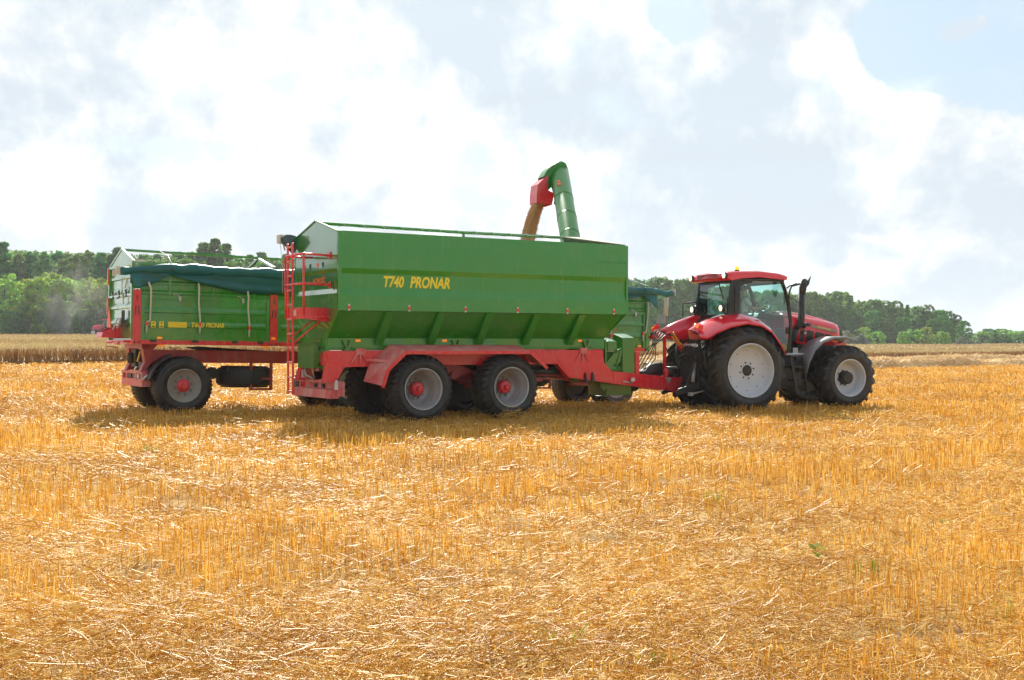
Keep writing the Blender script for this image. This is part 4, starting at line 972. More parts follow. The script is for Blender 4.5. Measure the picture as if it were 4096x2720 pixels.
    for s in (0, 1):
        f = (lambda y: y) if s == 0 else (lambda y: TW - y)
        rows = []
        for (xo, zo), (xi, zi) in zip(outer, inner):
            r_ = []
            for q, b in ((0, 0), (.05, .10), (.25, .45), (.5, .75), (.75, .93), (1, 1)):
                r_.append((xo + (xi - xo) * b, f(-.03 + .63 * q), zo + (zi - zo) * b))
            rows.append(r_)
        m = MB(); m.grid(rows)
        m.grid([[(x, f(.60), z) for x, z in inner[:6]], [(x * .98, f(.70), z - .03) for x, z in inner[:6]], [(x * .9, f(.74), 1.72) for x, z in inner[:6]]])
        m.grid([[(xo, f(-.03), zo), (xo + .0, f(-.015), zo - .035)] for xo, zo in outer])
        m.add([(-1.40, f(-.03), 1.79), (-1.36, f(.60), 1.95), (-1.22, f(.74), 1.72), (-1.24, f(-.02), 1.755)], [(0, 1, 2, 3)])
        o = m.build('rear_mudguard', M['red_gloss'], t, solid=.012)
        m = MB(); m.hexa([(-1.40, f(.10), 1.92), (-1.26, f(.10), 1.94), (-1.26, f(.26), 1.99), (-1.40, f(.26), 1.97), (-1.36, f(.10), 2.04), (-1.24, f(.10), 2.05), (-1.24, f(.26), 2.11), (-1.36, f(.26), 2.09)])
        m.build('tail_lamp', M['lens_red'], o, bevel=.01)
        m = MB(); m.hexa([(-1.405, f(.12), 1.985), (-1.38, f(.12), 1.985), (-1.38, f(.24), 2.02), (-1.405, f(.24), 2.02), (-1.39, f(.12), 2.03), (-1.365, f(.12), 2.03), (-1.365, f(.24), 2.07), (-1.39, f(.24), 2.07)]); m.build('indicator', M['amber'], o)
        m = MB()
        for k in range(3): m.box(-1.405, -1.36, f(.12 + k * .07) - .02, f(.12 + k * .07) + .02, 1.83 + .015 * k, 1.87 + .015 * k)
        m.build('switch', M['black'], o)
        # work lamp by the rear window
        yl = f(.56)
        m = MB(); m.tube([(-.32, f(.55), 2.30), (-.40, f(.54), 2.36), (-.40, f(.53), 2.48), (-.34, f(.52), 2.58)], .016, 6); m.lathe([(.085, .05), (.09, -.02), (.075, -.035)], (-.46, yl, 2.47), 'x', 16); wo = m.build('work_lamp', M['black'], t)
        m = MB(); m.lathe([(.073, -.033), (.05, -.05), (0, -.055)], (-.46, yl, 2.47), 'x', 16); m.build('lens', M['lamp'], wo)
        if s == 1:
            m = MB(); m.tube([(-.62, f(.35), 2.30), (-.62, f(.35), 2.62), (-.40, f(.45), 2.66), (-.28, f(.5), 2.66)], .018, 6); m.build('grab_rail', M['black'], t)
            m = MB(); m.lathe([(.05, .02), (.05, -.01), (0, -.02)], (-.50, f(.72), 2.08), 'x', 14); m.build('small_lamp', M['lamp'], o)
    m = MB(); m.hexa([(-1.20, TW - .42, 2.13), (-1.17, TW - .42, 2.13), (-1.17, TW - .02, 2.13), (-1.20, TW - .02, 2.13), (-1.17, TW - .42, 2.34), (-1.14, TW - .42, 2.34), (-1.14, TW - .02, 2.34), (-1.17, TW - .02, 2.34)])
    m.build('number_plate_holder', M['galv'], t)
    # exhaust, mirrors, steps
    ye = YC - .48
    m = MB(); m.tube([(1.74, ye + .05, 1.66), (1.80, ye, 1.98)], .085, 12); m.tube([(1.80, ye, 1.98), (1.93, ye, 2.10), (1.97, ye, 2.24), (1.97, ye, 2.86)], [.06, .075, .085, .085], 14); m.tube([(1.97, ye, 2.86), (1.975, ye, 3.02), (2.03, ye, 3.13), (2.10, ye, 3.20)], .06, 12)
    m.prism([(2.03, 3.06), (2.24, 3.32), (2.18, 3.10), (2.08, 3.0)], 'xz', ye - .03, ye + .03)
    m.build('exhaust', M['black'], t)
    for s in (0, 1):
        f = (lambda y: y) if s == 0 else (lambda y: TW - y)
        m = MB(); m.tube([(1.33, f(.42), 2.60), (1.36, f(.38), 2.90), (1.36, f(.30), 3.02), (1.37, f(-.02), 3.06)], .022, 6); m.tube([(1.30, f(.42), 2.97), (1.36, f(.36), 3.04), (1.37, f(.1), 3.07)], .018, 6)
        mo = m.build('mirror_arm', M['black'], t)
        m = MB(); m.sphere((1.42, f(-.10), 2.99), (.045, .10, .20), 14, 10); m.build('mirror', M['black'], mo)
        m = MB(); m.tube([(1.52, f(.40), 2.68), (1.62, f(.36), 2.62), (1.70, f(.36), 2.3), (1.73, f(.40), 2.02)], .012, 6); m.build('handrail', M['black'], t)
        m = MB(); yy0, yy1 = min(f(.10), f(.46)), max(f(.10), f(.46))
        for k, (xs, zs) in enumerate(((1.22, 1.30), (1.28, 1.05), (1.32, .72), (1.38, .42))): m.box(xs - .02, xs + .34, yy0, yy1, zs, zs + .035)
        m.beam((1.20, f(.12), 1.32), (1.40, f(.12), .40), .03, .07); m.beam((1.54, f(.12), 1.32), (1.70, f(.12), .40), .03, .07)
        m.build('steps', M['black'], t)
        # front mudguards
        arc = [(1.60, .92), (1.70, 1.22), (1.86, 1.50), (2.10, 1.69), (2.42, 1.79), (2.78, 1.80), (3.12, 1.73)]
        rows = [[(x + dx, f(y), z - dz) for y, dx, dz in ((.03, 0, .05), (.06, 0, .005), (.3, 0, 0), (.6, 0, .005), (.66, 0, .06))] for x, z in arc]
        m = MB(); m.grid(rows); m.build('front_mudguard', M['black_shiny'], t, solid=.018)
    m = MB(); m.box(1.88, 2.02, YC - .50, YC - .44, 1.52, 1.56); m.tube([(2.02, YC - .47, 2.02), (2.05, YC - .55, 2.12)], .05, 10); m.sphere((2.12, YC - .52, 2.10), (.10, .06, .05), 12, 8); m.build('air_intake', M['black'], t)
    m = MB(); m.lathe([(.035, 0), (.04, .05), (0, .06)], (2.08, YC - .47, 1.86), 'z', 10); m.build('side_lamp_or_glint', M['steel'], t)  # no lamp: pale steel cap added to stand for small white glints
    m = MB()
    for y in (YC - .44, YC - .40): m.tube([(1.62, y, 1.30), (1.62, y, 1.70)], .014, 6)
    m.tube([(1.2, .30, 1.36), (1.95, .42, 1.36)], .035, 8); m.build('pipe_work', M['galv'], t)
    m = MB(); m.box(1.74, 1.88, YC - .46, YC - .44, 1.36, 1.52); m.build('data_plate', M['white'], t)
    m = MB(); m.tube([(3.6, YC, .95), (3.95, YC, .98)], .08, 10); m.prism([(3.7, 1.12), (4.0, 1.10), (4.08, 1.22), (4.14, 1.18), (4.12, 1.02), (3.95, .92), (3.7, .9)], 'xz', YC - .06, YC + .06); m.build('front_hook', M['iron'], t)
    # rear linkage
    m = MB()
    m.box(-.95, -.55, .78, TW - .78, .55, 1.55); m.prism([(-.7, .75), (-1.45, .55), (-1.55, .45), (-1.5, .38), (-1.38, .42), (-.7, .60)], 'xz', .85, .92); m.prism([(-.7, .75), (-1.45, .55), (-1.55, .45), (-1.5, .38), (-1.38, .42), (-.7, .60)], 'xz', TW - .92, TW - .85)
    m.box(-1.15, -.7, YC - .13, YC + .13, .42, .62); m.box(-1.0, -.72, .95, 1.5, .9, 1.3)
    m.tube([(-.85, .88, 1.55), (-1.25, .88, .62)], .03, 8); m.tube([(-.85, TW - .88, 1.55), (-1.25, TW - .88, .62)], .03, 8)
    m.tube([(-.75, YC, 1.45), (-1.25, YC, 1.30)], .04, 8); m.box(-.85, -.60, 1.1, 1.5, 1.45, 1.78)
    m.build('rear_linkage', M['iron'], t, bevel=.01)
    m = MB(); m.tube([(-.95, .90, 1.32), (-1.02, .90, .98)], .028, 8); m.tube([(-1.02, .9, .98), (-1.05, .90, .70)], .045, 8); m.tube([(-.8, .75, .5), (-1.2, .72, .42)], .02, 6); m.box(-1.25, -1.18, .66, .80, .38, .46); m.build('lift_rod', M['galv'], t)
    m = MB(); rr = random.Random(4)
    for k in range(7):
        y = .82 + .09 * k
        m.tube([(-.90, y, 1.62), (-1.05 - .03 * rr.random(), y - .02, 1.5), (-1.08, y + .05 * (rr.random() - .5), 1.25), (-.92, y, 1.05 + .2 * rr.random())], .014, 6)
    for k in range(4): m.tube([(-.8, .78, 1.70 - .06 * k), (-1.0, .72 + .03 * k, 1.60 - .1 * k), (-.85, .70, 1.35 - .1 * k)], .013, 6)
    m.build('hydraulic_hoses', M['black'], t)
    m = MB()
    for k in range(6): m.tube([(-.93, .90 + .1 * k, 1.58), (-.99, .90 + .1 * k, 1.60)], .026, 8)
    m.build('hose_coupling', M['galv'], t)
    return t

# ------------------------------------------------------------------ driver
def driver(tr):
    def skin(name, pts, edges, mat, parent, mtx):
        me = bpy.data.meshes.new(name); me.from_pydata([p[:3] for p in pts], edges, [])
        o = bpy.data.objects.new(name, me); link(o, parent)
        md = o.modifiers.new('Skin', 'SKIN'); md.use_smooth_shade = True
        for i, p in enumerate(pts):
            sv = me.skin_vertices[0].data[i]; rr_ = p[3]
            sv.radius = (rr_, rr_ if len(p) < 5 else p[4]); sv.use_root = (i == 0)
        s = o.modifiers.new('Subdivision', 'SUBSURF'); s.levels = 1; s.render_levels = 2
        me.materials.append(mat)
        return o
    # seated, facing +x, hands on the wheel; pelvis first
    P = [(.22, 0, 2.24, .13), (.20, 0, 2.42, .125), (.19, 0, 2.60, .13), (.20, 0, 2.72, .10), (.22, 0, 2.79, .05), (.24, 0, 2.86, .075), (.245, 0, 2.95, .088), (.235, 0, 3.03, .06)]
    E = [(0, 1), (1, 2), (2, 3), (3, 4), (4, 5), (5, 6), (6, 7)]
    def add(p, par):
        P.append(p); E.append((par, len(P) - 1)); return len(P) - 1
    nose = add((.335, 0, 2.93, .016), 6)
    for s in (-1, 1):
        sh = add((.20, s * .17, 2.70, .058), 3); el = add((.34, s * .25, 2.46, .042), sh); wr = add((.60, s * .19, 2.50, .028), el); pm = add((.68, s * .17, 2.51, .036, .02), wr)
        for k, (dy, ln) in enumerate(((-.030, .050), (-.010, .058), (.010, .055), (.030, .042))):
            a_ = add((.72, s * (.17 + dy), 2.525 - .004 * k, .009), pm); b_ = add((.72 + ln * .6, s * (.17 + dy), 2.51, .0085), a_); add((.72 + ln * .7, s * (.17 + dy), 2.48, .008), b_)
        th = add((.67, s * .125, 2.53, .010), pm); add((.70, s * .105, 2.545, .009), th)
        hp = add((.26, s * .10, 2.20, .085), 0); kn = add((.66, s * .14, 2.22, .065), hp); an = add((.72, s * .14, 1.84, .042), kn); add((.84, s * .14, 1.79, .036), an)
        add((.235, s * .085, 2.93, .022, .014), 6)
    body = skin('person', P, E, M['skin'], None, None)
    tag(body, 'driver in a pale shirt seated at the wheel inside the red tractor cab', 'person')
    ps = [(.22, 0, 2.26, .145), (.20, 0, 2.42, .14), (.19, 0, 2.60, .145), (.20, 0, 2.715, .115), (.22, 0, 2.765, .07)]
    es = [(0, 1), (1, 2), (2, 3), (3, 4)]
    for s in (-1, 1):
        ps += [(.20, s * .17, 2.70, .075), (.30, s * .228, 2.53, .060)]; k = len(ps); es += [(3, k - 2), (k - 2, k - 1)]
    skin('shirt', ps, es, M['shirt'], body, None)
    pt = [(.22, 0, 2.20, .14)]; et = []
    for s in (-1, 1):
        pt += [(.26, s * .10, 2.20, .10), (.66, s * .14, 2.22, .08), (.71, s * .14, 1.88, .058)]; k = len(pt); et += [(0, k - 3), (k - 3, k - 2), (k - 2, k - 1)]
    skin('trousers', pt, et, M['trousers'], body, None)
    h = MB()
    rows = []
    for i in range(7):
        ph = math.pi * .58 * i / 6
        rows.append([(.228 + .100 * math.sin(ph) * math.cos(a) - .01, .095 * math.sin(ph) * math.sin(a), 2.965 + .105 * math.cos(ph) - (0 if math.cos(a) < .4 else .0) + (.035 * max(0, math.cos(a)) * (i / 6) * 1.6)) for a in [2 * math.pi * k / 20 for k in range(21)]])
    h.grid(rows); h.build('hair', M['hair'], body, solid=.008)
    e_ = MB()
    for s in (-1, 1): e_.sphere((.325, s * .034, 2.955), (.010, .014, .009), 8, 6)
    e_.build('eyes', M['white'], body)
    m_ = MB(); m_.box(.318, .330, -.026, .026, 2.880, 2.890); m_.build('mouth', M['lens_red'], body, bevel=.003)
    mw = Matrix.Translation(Vector(tr.location)) @ Matrix.Rotation(tr.rotation_euler[2], 4, 'Z') @ Matrix.Translation((0.36, YC, 0))
    body.matrix_world = mw
    return body

# ------------------------------------------------------------------ the far tractor by the wood
def far_tractor(loc, rz):
    t = empty('tractor', loc, (0, 0, rz))
    tag(t, 'small distant red tractor at the edge of the left wood, half hidden by the crop', 'tractor')
    m = MB(); m.grid([[(x, -.42 * k, zb), (x, -.42 * k, zt - .1), (x, -.25 * k, zt), (x, .25 * k, zt), (x, .42 * k, zt - .1), (x, .42 * k, zb)] for x, zt, zb, k in ((1.0, 2.1, 1.2, 1), (2.2, 2.0, 1.15, 1), (2.9, 1.85, 1.1, .95), (3.1, 1.6, 1.15, .8))])
    m.add([(3.1, -.33, 1.15), (3.1, -.33, 1.5), (3.1, -.2, 1.6), (3.1, .2, 1.6), (3.1, .33, 1.5), (3.1, .33, 1.15)], [(0, 1, 2, 3, 4, 5)])
    m.build('bonnet', M['red_gloss'], t)
    m = MB(); m.box(-.5, 3.0, -.3, .3, .6, 1.15); m.build('engine_block', M['iron'], t)
    m = MB(); m.prism([(-.35, 2.95), (1.15, 2.95), (1.25, 2.83), (-.45, 2.83)], 'xz', -.8, .8); m.build('cab_roof', M['red_gloss'], t, bevel=.03)
    m = MB()
    for y in (-.75, .69):
        m.prism([(-.35, 2.84), (-.22, 2.84), (-.25, 1.5), (-.4, 1.5)], 'xz', y, y + .06); m.prism([(1.05, 2.84), (1.12, 2.84), (1.32, 1.4), (1.22, 1.4)], 'xz', y, y + .06)
    m.box(-.4, 1.3, -.75, .75, 1.35, 1.55)
    cab = m.build('cab_frame', M['black_gloss'], t)
    m = MB()
    for y in (-.71, .71): m.add([(-.22, y, 2.83), (1.06, y, 2.83), (1.22, y, 1.55), (-.25, y, 1.55)], [(0, 1, 2, 3)])
    m.build('door_glass', M['glass'], cab, recalc=False)
    for s in (-1, 1):
        m = MB(); m.grid([[(.95 * math.cos(R(a)), s * y, .85 + .95 * math.sin(R(a))) for y in (.8, 1.15)] for a in range(10, 171, 16)]); m.build('rear_mudguard', M['red_gloss'], t, solid=.02)
        for x, r_, w_ in ((0, .85, .55), (2.5, .65, .45)):
            e = empty('wheel', (x, s * .95, r_), (0, 0, 0), t)
            m = MB(); m.lathe([(rr_, h - w_ / 2) for rr_, h in tyre_prof(r_, w_, r_ * .6)], (0, 0, 0), 'y', 28, closed=True); m.build('tyre', M['rubber'], e)
            m = MB(); m.lathe([(r_ * .6, -.15), (0, -.1)], (0, 0, 0), 'y', 20); m.lathe([(r_ * .6, .15), (0, .1)], (0, 0, 0), 'y', 20); m.build('rim', M['rim_white'], e)
    return t
# ------------------------------------------------------------------ terrain
CAM_H = 1.65
def sstep(x, a, b):
    t = np.clip((x - a) / (b - a), 0, 1); return t * t * (3 - 2 * t)
def ground_z(x, y):
    x = np.asarray(x, float); y = np.asarray(y, float)
    a = x / np.maximum(y, 6)
    wl = 1 - sstep(a, -.30, .30)
    zl = .0124 * np.clip(y - 24, 0, 260)
    zr = -.22 * sstep(y, 40, 130) + .75 * sstep(y, 130, 300)
    far = wl * zl + (1 - wl) * zr
    # a shallow fall along the row of tipping trailers
    t = R(30.5); s = (x + 7.41) * math.cos(t) + (y - 26.95) * math.sin(t); v = -(x + 7.41) * math.sin(t) + (y - 26.95) * math.cos(t)
    dip = -.0157 * np.clip(s, -4, 14) * sstep(v, -1.8, -.4) * (1 - sstep(v, 4, 14)) * (1 - sstep(s, 15, 24)) * sstep(s, -14, -3)
    un = .035 * np.sin(x * .7 + 1.3 * np.sin(y * .23)) * np.sin(y * .55 + .4) * sstep(np.hypot(x, y), 3, 8) * (1 - sstep(y, 17, 22)) 
    return far + dip + un

def vnoise(x, y, seed=0):
    """cheap smooth value noise for scattering"""
    x = np.asarray(x, float); y = np.asarray(y, float)
    xi = np.floor(x).astype(int); yi = np.floor(y).astype(int); fx = x - xi; fy = y - yi
    fx = fx * fx * (3 - 2 * fx); fy = fy * fy * (3 - 2 * fy)
    def h(i, j):
        n = (i * 374761393 + j * 668265263 + seed * 1442695041) & 0x7fffffff
        n = ((n ^ (n >> 13)) * 1274126177) & 0x7fffffff
        return ((n ^ (n >> 16)) & 0xffff) / 65535.0
    return (h(xi, yi) * (1 - fx) + h(xi + 1, yi) * fx) * (1 - fy) + (h(xi, yi + 1) * (1 - fx) + h(xi + 1, yi + 1) * fx) * fy
def fbm(x, y, seed=0):
    return .55 * vnoise(x, y, seed) + .3 * vnoise(x * 2.1 + 7, y * 2.1 + 3, seed + 1) + .15 * vnoise(x * 4.3, y * 4.3, seed + 2)

LA = R(33)
def litter(x, y):
    """0 = standing stubble, 1 = flattened straw and chaff; long patches lie along the rows"""
    u = x * math.cos(LA) + y * math.sin(LA); v = -x * math.sin(LA) + y * math.cos(LA)
    n = fbm(u * .26 + 3, v * .62, 5) * .55 + fbm(x * .9, y * .9, 9) * .45
    q = sstep(n, .36, .66)
    # wheel tracks of the harvester, crossing the rows
    for tx, ty in ((-2.75, 14.0), (3.2, 16.8), (-8.2, 17.0), (6.9, 19.5)):
        d = np.abs((x - tx) * .86 + (y - ty) * .51 + .25 * np.sin(y * .7)); q = np.maximum(q, (1 - sstep(d, .18, .55)) * (.65 + .35 * np.sin(y * 1.3 + x)))
    # lanes pressed flat behind the wheels of the trailers
    for ox, oy, an, lanes, smax in ((-3.43, 23.59, 31.5, ((-.1, .54), (1.8, 2.44)), 1.6), (-7.41, 26.95, 30.5, ((0, .5), (1.92, 2.42)), -.2)):
        a = R(an); s_ = (x - ox) * math.cos(a) + (y - oy) * math.sin(a); v_ = -(x - ox) * math.sin(a) + (y - oy) * math.cos(a)
        for l0, l1 in lanes: q = np.maximum(q, .8 * sstep(v_, l0 - .1, l0 + .05) * (1 - sstep(v_, l1 - .05, l1 + .1)) * (s_ < smax))
    return np.clip(q, 0, 1)

def hollow(x, y):
    """small bare hollows where the soil shows"""
    return sstep(fbm(x * 1.5 + 11, y * 1.5, 55), .645, .76) * (1 - .8 * sstep(y, 14, 26))

def edge_d(x, y):     # >0 inside the standing crop
    return (y - 61 - .92 * (x + 26)) / math.hypot(1, .92)

def straw_mat(name, stops, trans=.35, rough=.38, spec=.5, hue_scale=.35):
    m, nt, out = nodes(name); L = nt.links.new
    geo = N(nt, 'ShaderNodeNewGeometry'); tc = N(nt, 'ShaderNodeTexCoord')
    r = ramp(nt, stops); L(geo.outputs['Random Per Island'], r.inputs['Fac'])
    nz = N(nt, 'ShaderNodeTexNoise', i_Scale=hue_scale, i_Detail=4.0); L(tc.outputs['Object'], nz.inputs['Vector'])
    r2 = ramp(nt, [(.38, (.90, .82, .70)), (.62, (1.12, 1.12, 1.10))]); L(nz.outputs['Fac'], r2.inputs['Fac'])
    mu = N(nt, 'ShaderNodeMix', data_type='RGBA', blend_type='MULTIPLY'); mu.inputs[0].default_value = 1
    L(r.outputs[0], mu.inputs[6]); L(r2.outputs[0], mu.inputs[7])
    p = N(nt, 'ShaderNodeBsdfPrincipled', i_Roughness=rough); p.inputs['Specular IOR Level'].default_value = spec
    L(mu.outputs[2], p.inputs['Base Color'])
    tr = N(nt, 'ShaderNodeBsdfTranslucent'); L(mu.outputs[2], tr.inputs['Color'])
    mx = N(nt, 'ShaderNodeMixShader'); mx.inputs[0].default_value = trans
    L(p.outputs[0], mx.inputs[1]); L(tr.outputs[0], mx.inputs[2]); L(mx.outputs[0], out.inputs['Surface'])
    return m

M['stubble'] = straw_mat('stubble_straw', [(.0, (.42, .18, .018)), (.35, (.62, .30, .032)), (.7, (.75, .43, .070)), (1, (.85, .62, .20))], .36, .42, .4)
M['litter'] = straw_mat('loose_straw', [(.0, (.54, .27, .030)), (.5, (.80, .50, .085)), (.9, (.90, .70, .22)), (1, (.94, .86, .55))], .42, .40, .45)
M['windrow'] = straw_mat('threshed_straw', [(.0, (.70, .47, .19)), (.5, (.86, .66, .34)), (1, (.93, .82, .56))], .36, .5, .35)
M['crop'] = straw_mat('ripe_crop', [(.0, (.18, .08, .020)), (.5, (.29, .145, .042)), (1, (.42, .24, .08))], .25, .6, .3, .08)
M['crop_top'] = straw_mat('ripe_ears', [(.0, (.34, .24, .12)), (.5, (.48, .35, .18)), (.85, (.58, .44, .24)), (1, (.40, .38, .10))], .25, .7, .2, .05)
M['weed'] = straw_mat('weed_leaf', [(.0, (.10, .22, .02)), (1, (.26, .42, .05))], .4, .5, .4)

def earth_mat():
    m, nt, out = nodes('field_floor'); L = nt.links.new
    tc = N(nt, 'ShaderNodeTexCoord')
    mp = N(nt, 'ShaderNodeMapping'); mp.inputs['Rotation'].default_value = (0, 0, -LA); mp.inputs['Scale'].default_value = (.35, 1, 1)
    L(tc.outputs['Object'], mp.inputs['Vector'])
    n1 = N(nt, 'ShaderNodeTexNoise', i_Scale=.28, i_Detail=8.0, i_Roughness=.6); L(mp.outputs[0], n1.inputs['Vector'])
    n2 = N(nt, 'ShaderNodeTexNoise', i_Scale=9.0, i_Detail=6.0, i_Roughness=.7); L(tc.outputs['Object'], n2.inputs['Vector'])
    n3 = N(nt, 'ShaderNodeTexNoise', i_Scale=60.0, i_Detail=4.0); L(tc.outputs['Object'], n3.inputs['Vector'])
    ra = ramp(nt, [(.34, (.40, .22, .04)), (.52, (.50, .31, .07)), (.68, (.62, .43, .15))]); L(n1.outputs['Fac'], ra.inputs['Fac'])
    rb = ramp(nt, [(.30, (.45, .36, .28)), (.5, (.95, .93, .9)), (.7, (1.25, 1.25, 1.25))]); L(n2.outputs['Fac'], rb.inputs['Fac'])
    mu = N(nt, 'ShaderNodeMix', data_type='RGBA', blend_type='MULTIPLY'); mu.inputs[0].default_value = .85
    L(ra.outputs[0], mu.inputs[6]); L(rb.outputs[0], mu.inputs[7])
    at = N(nt, 'ShaderNodeAttribute', attribute_name='chaff')
    ch = N(nt, 'ShaderNodeMix', data_type='RGBA'); ch.inputs[7].default_value = (.84, .60, .24, 1); L(mu.outputs[2], ch.inputs[6])
    cm = N(nt, 'ShaderNodeMath', operation='MULTIPLY', use_clamp=True); rc = ramp(nt, [(.35, .25), (.62, 1.0)]); L(n2.outputs['Fac'], rc.inputs['Fac']); L(at.outputs['Fac'], cm.inputs[0]); L(rc.outputs[0], cm.inputs[1]); L(cm.outputs[0], ch.inputs[0])
    p = N(nt, 'ShaderNodeBsdfPrincipled', i_Roughness=.85); p.inputs['Specular IOR Level'].default_value = .2
    ab = N(nt, 'ShaderNodeAttribute', attribute_name='bare'); bs = N(nt, 'ShaderNodeMix', data_type='RGBA'); bs.inputs[7].default_value = (.21, .105, .030, 1); L(ch.outputs[2], bs.inputs[6]); L(ab.outputs['Fac'], bs.inputs[0])
    L(bs.outputs[2], p.inputs['Base Color'])
    ad = N(nt, 'ShaderNodeMath', operation='ADD'); L(n2.outputs['Fac'], ad.inputs[0]); L(n3.outputs['Fac'], ad.inputs[1])
    b = N(nt, 'ShaderNodeBump', i_Strength=.6, i_Distance=.05); L(ad.outputs[0], b.inputs['Height']); L(b.outputs[0], p.inputs['Normal'])
    L(p.outputs[0], out.inputs['Surface'])
    return m

def build_ground():
    rad = np.concatenate([[0.0], np.geomspace(.6, 60, 120), np.geomspace(62, 1500, 70)]); na = 288
    ang = np.linspace(0, 2 * np.pi, na, endpoint=False)
    RR, AA = np.meshgrid(rad, ang, indexing='ij')
    X, Y = RR * np.sin(AA), RR * np.cos(AA)
    Zg = ground_z(X, np.maximum(Y, 0))
    V = np.stack([X, Y, Zg], -1).reshape(-1, 3)
    i, j = np.meshgrid(np.arange(len(rad) - 1), np.arange(na), indexing='ij'); j2 = (j + 1) % na
    F = np.stack([i * na + j, i * na + j2, (i + 1) * na + j2, (i + 1) * na + j], -1).reshape(-1, 4)
    F = F[:, ::-1]
    o = mesh_np('field_ground', V, F, earth_mat(), smooth=True)
    at = o.data.attributes.new('chaff', 'FLOAT', 'POINT'); at.data.foreach_set('value', litter(V[:, 0], V[:, 1]).astype(np.float32))
    at = o.data.attributes.new('bare', 'FLOAT', 'POINT'); at.data.foreach_set('value', hollow(V[:, 0], V[:, 1]).astype(np.float32))
    tag(o, 'harvested field of golden stubble soil', None, None, 'structure')

def stems(px, py, pz, h, w, lean, nseg=1, prism=False):
    """upright stalks as leaning strips (or three sided prisms); returns V, F"""
    n = len(px); az = rng.uniform(0, 2 * np.pi, n); la = rng.uniform(0, 2 * np.pi, n)
    lx, ly = np.cos(la) * lean, np.sin(la) * lean
    base = np.stack([px, py, pz], -1)
    tip = base + np.stack([lx * h, ly * h, h], -1)
    if prism:
        V = np.empty((n, 6, 3)); 
        for k in range(3):
            a = az + 2 * np.pi * k / 3; o = np.stack([np.cos(a) * w * .6, np.sin(a) * w * .6, np.zeros(n)], -1)
            V[:, k] = base + o; V[:, 3 + k] = tip + o * .85
        f = np.array([[0, 1, 4, 3], [1, 2, 5, 4], [2, 0, 3, 5]])
        return V.reshape(-1, 3), (np.arange(n)[:, None, None] * 6 + f).reshape(-1, 4)
    o = np.stack([np.cos(az) * w * .5, np.sin(az) * w * .5, np.zeros(n)], -1)
    V = np.stack([base - o, base + o, tip + o * .8, tip - o * .8], 1)
    return V.reshape(-1, 3), np.arange(n * 4).reshape(-1, 4)

def lying(px, py, pz, ln, w, lift):
    """loose straws: thin prisms at any heading, slightly tilted, gently bent"""
    n = len(px); a = rng.uniform(0, np.pi * 2, n); el = rng.normal(0, 1, n) * lift
    d = np.stack([np.cos(a) * np.cos(el), np.sin(a) * np.cos(el), np.sin(el)], -1)
    s = np.stack([-np.sin(a), np.cos(a), np.zeros(n)], -1); u = np.cross(d, s)
    c = np.stack([px, py, pz], -1); bend = rng.normal(0, .06, n)[:, None] * ln[:, None] * s
    V = np.empty((n, 9, 3))
    for q, (t, b) in enumerate(((-.5, 0), (0, 1), (.5, 0))):
        p = c + d * (ln * t)[:, None] + bend * b
        for k in range(3):
            g = 2 * np.pi * k / 3; V[:, q * 3 + k] = p + (s * math.cos(g) + u * math.sin(g)) * (w * .55)[:, None]
    f = []
    for q in (0, 3):
        for k in range(3): f.append([q + k, q + (k + 1) % 3, q + 3 + (k + 1) % 3, q + 3 + k])
    return V.reshape(-1, 3), (np.arange(n)[:, None, None] * 9 + np.array(f)).reshape(-1, 4)

def scatter(y0, y1, dens, margin=.7, slope=.47):
    """random points of the visible wedge between two distances"""
    area = (y1 - y0) * (slope * (y0 + y1) + 2 * margin); n = int(area * dens)
    y = np.sqrt(rng.uniform(y0 ** 2, y1 ** 2, n)); half = slope * y + margin
    x = rng.uniform(-1, 1, n) * half
    return x, y

class Acc:
    def __init__(s): s.V = []; s.F = []; s.n = 0
    def add(s, VF):
        V, F = VF; s.V.append(V); s.F.append(F + s.n); s.n += len(V)
    def build(s, name, mat, parent=None): return mesh_np(name, np.concatenate(s.V), np.concatenate(s.F), mat, parent)

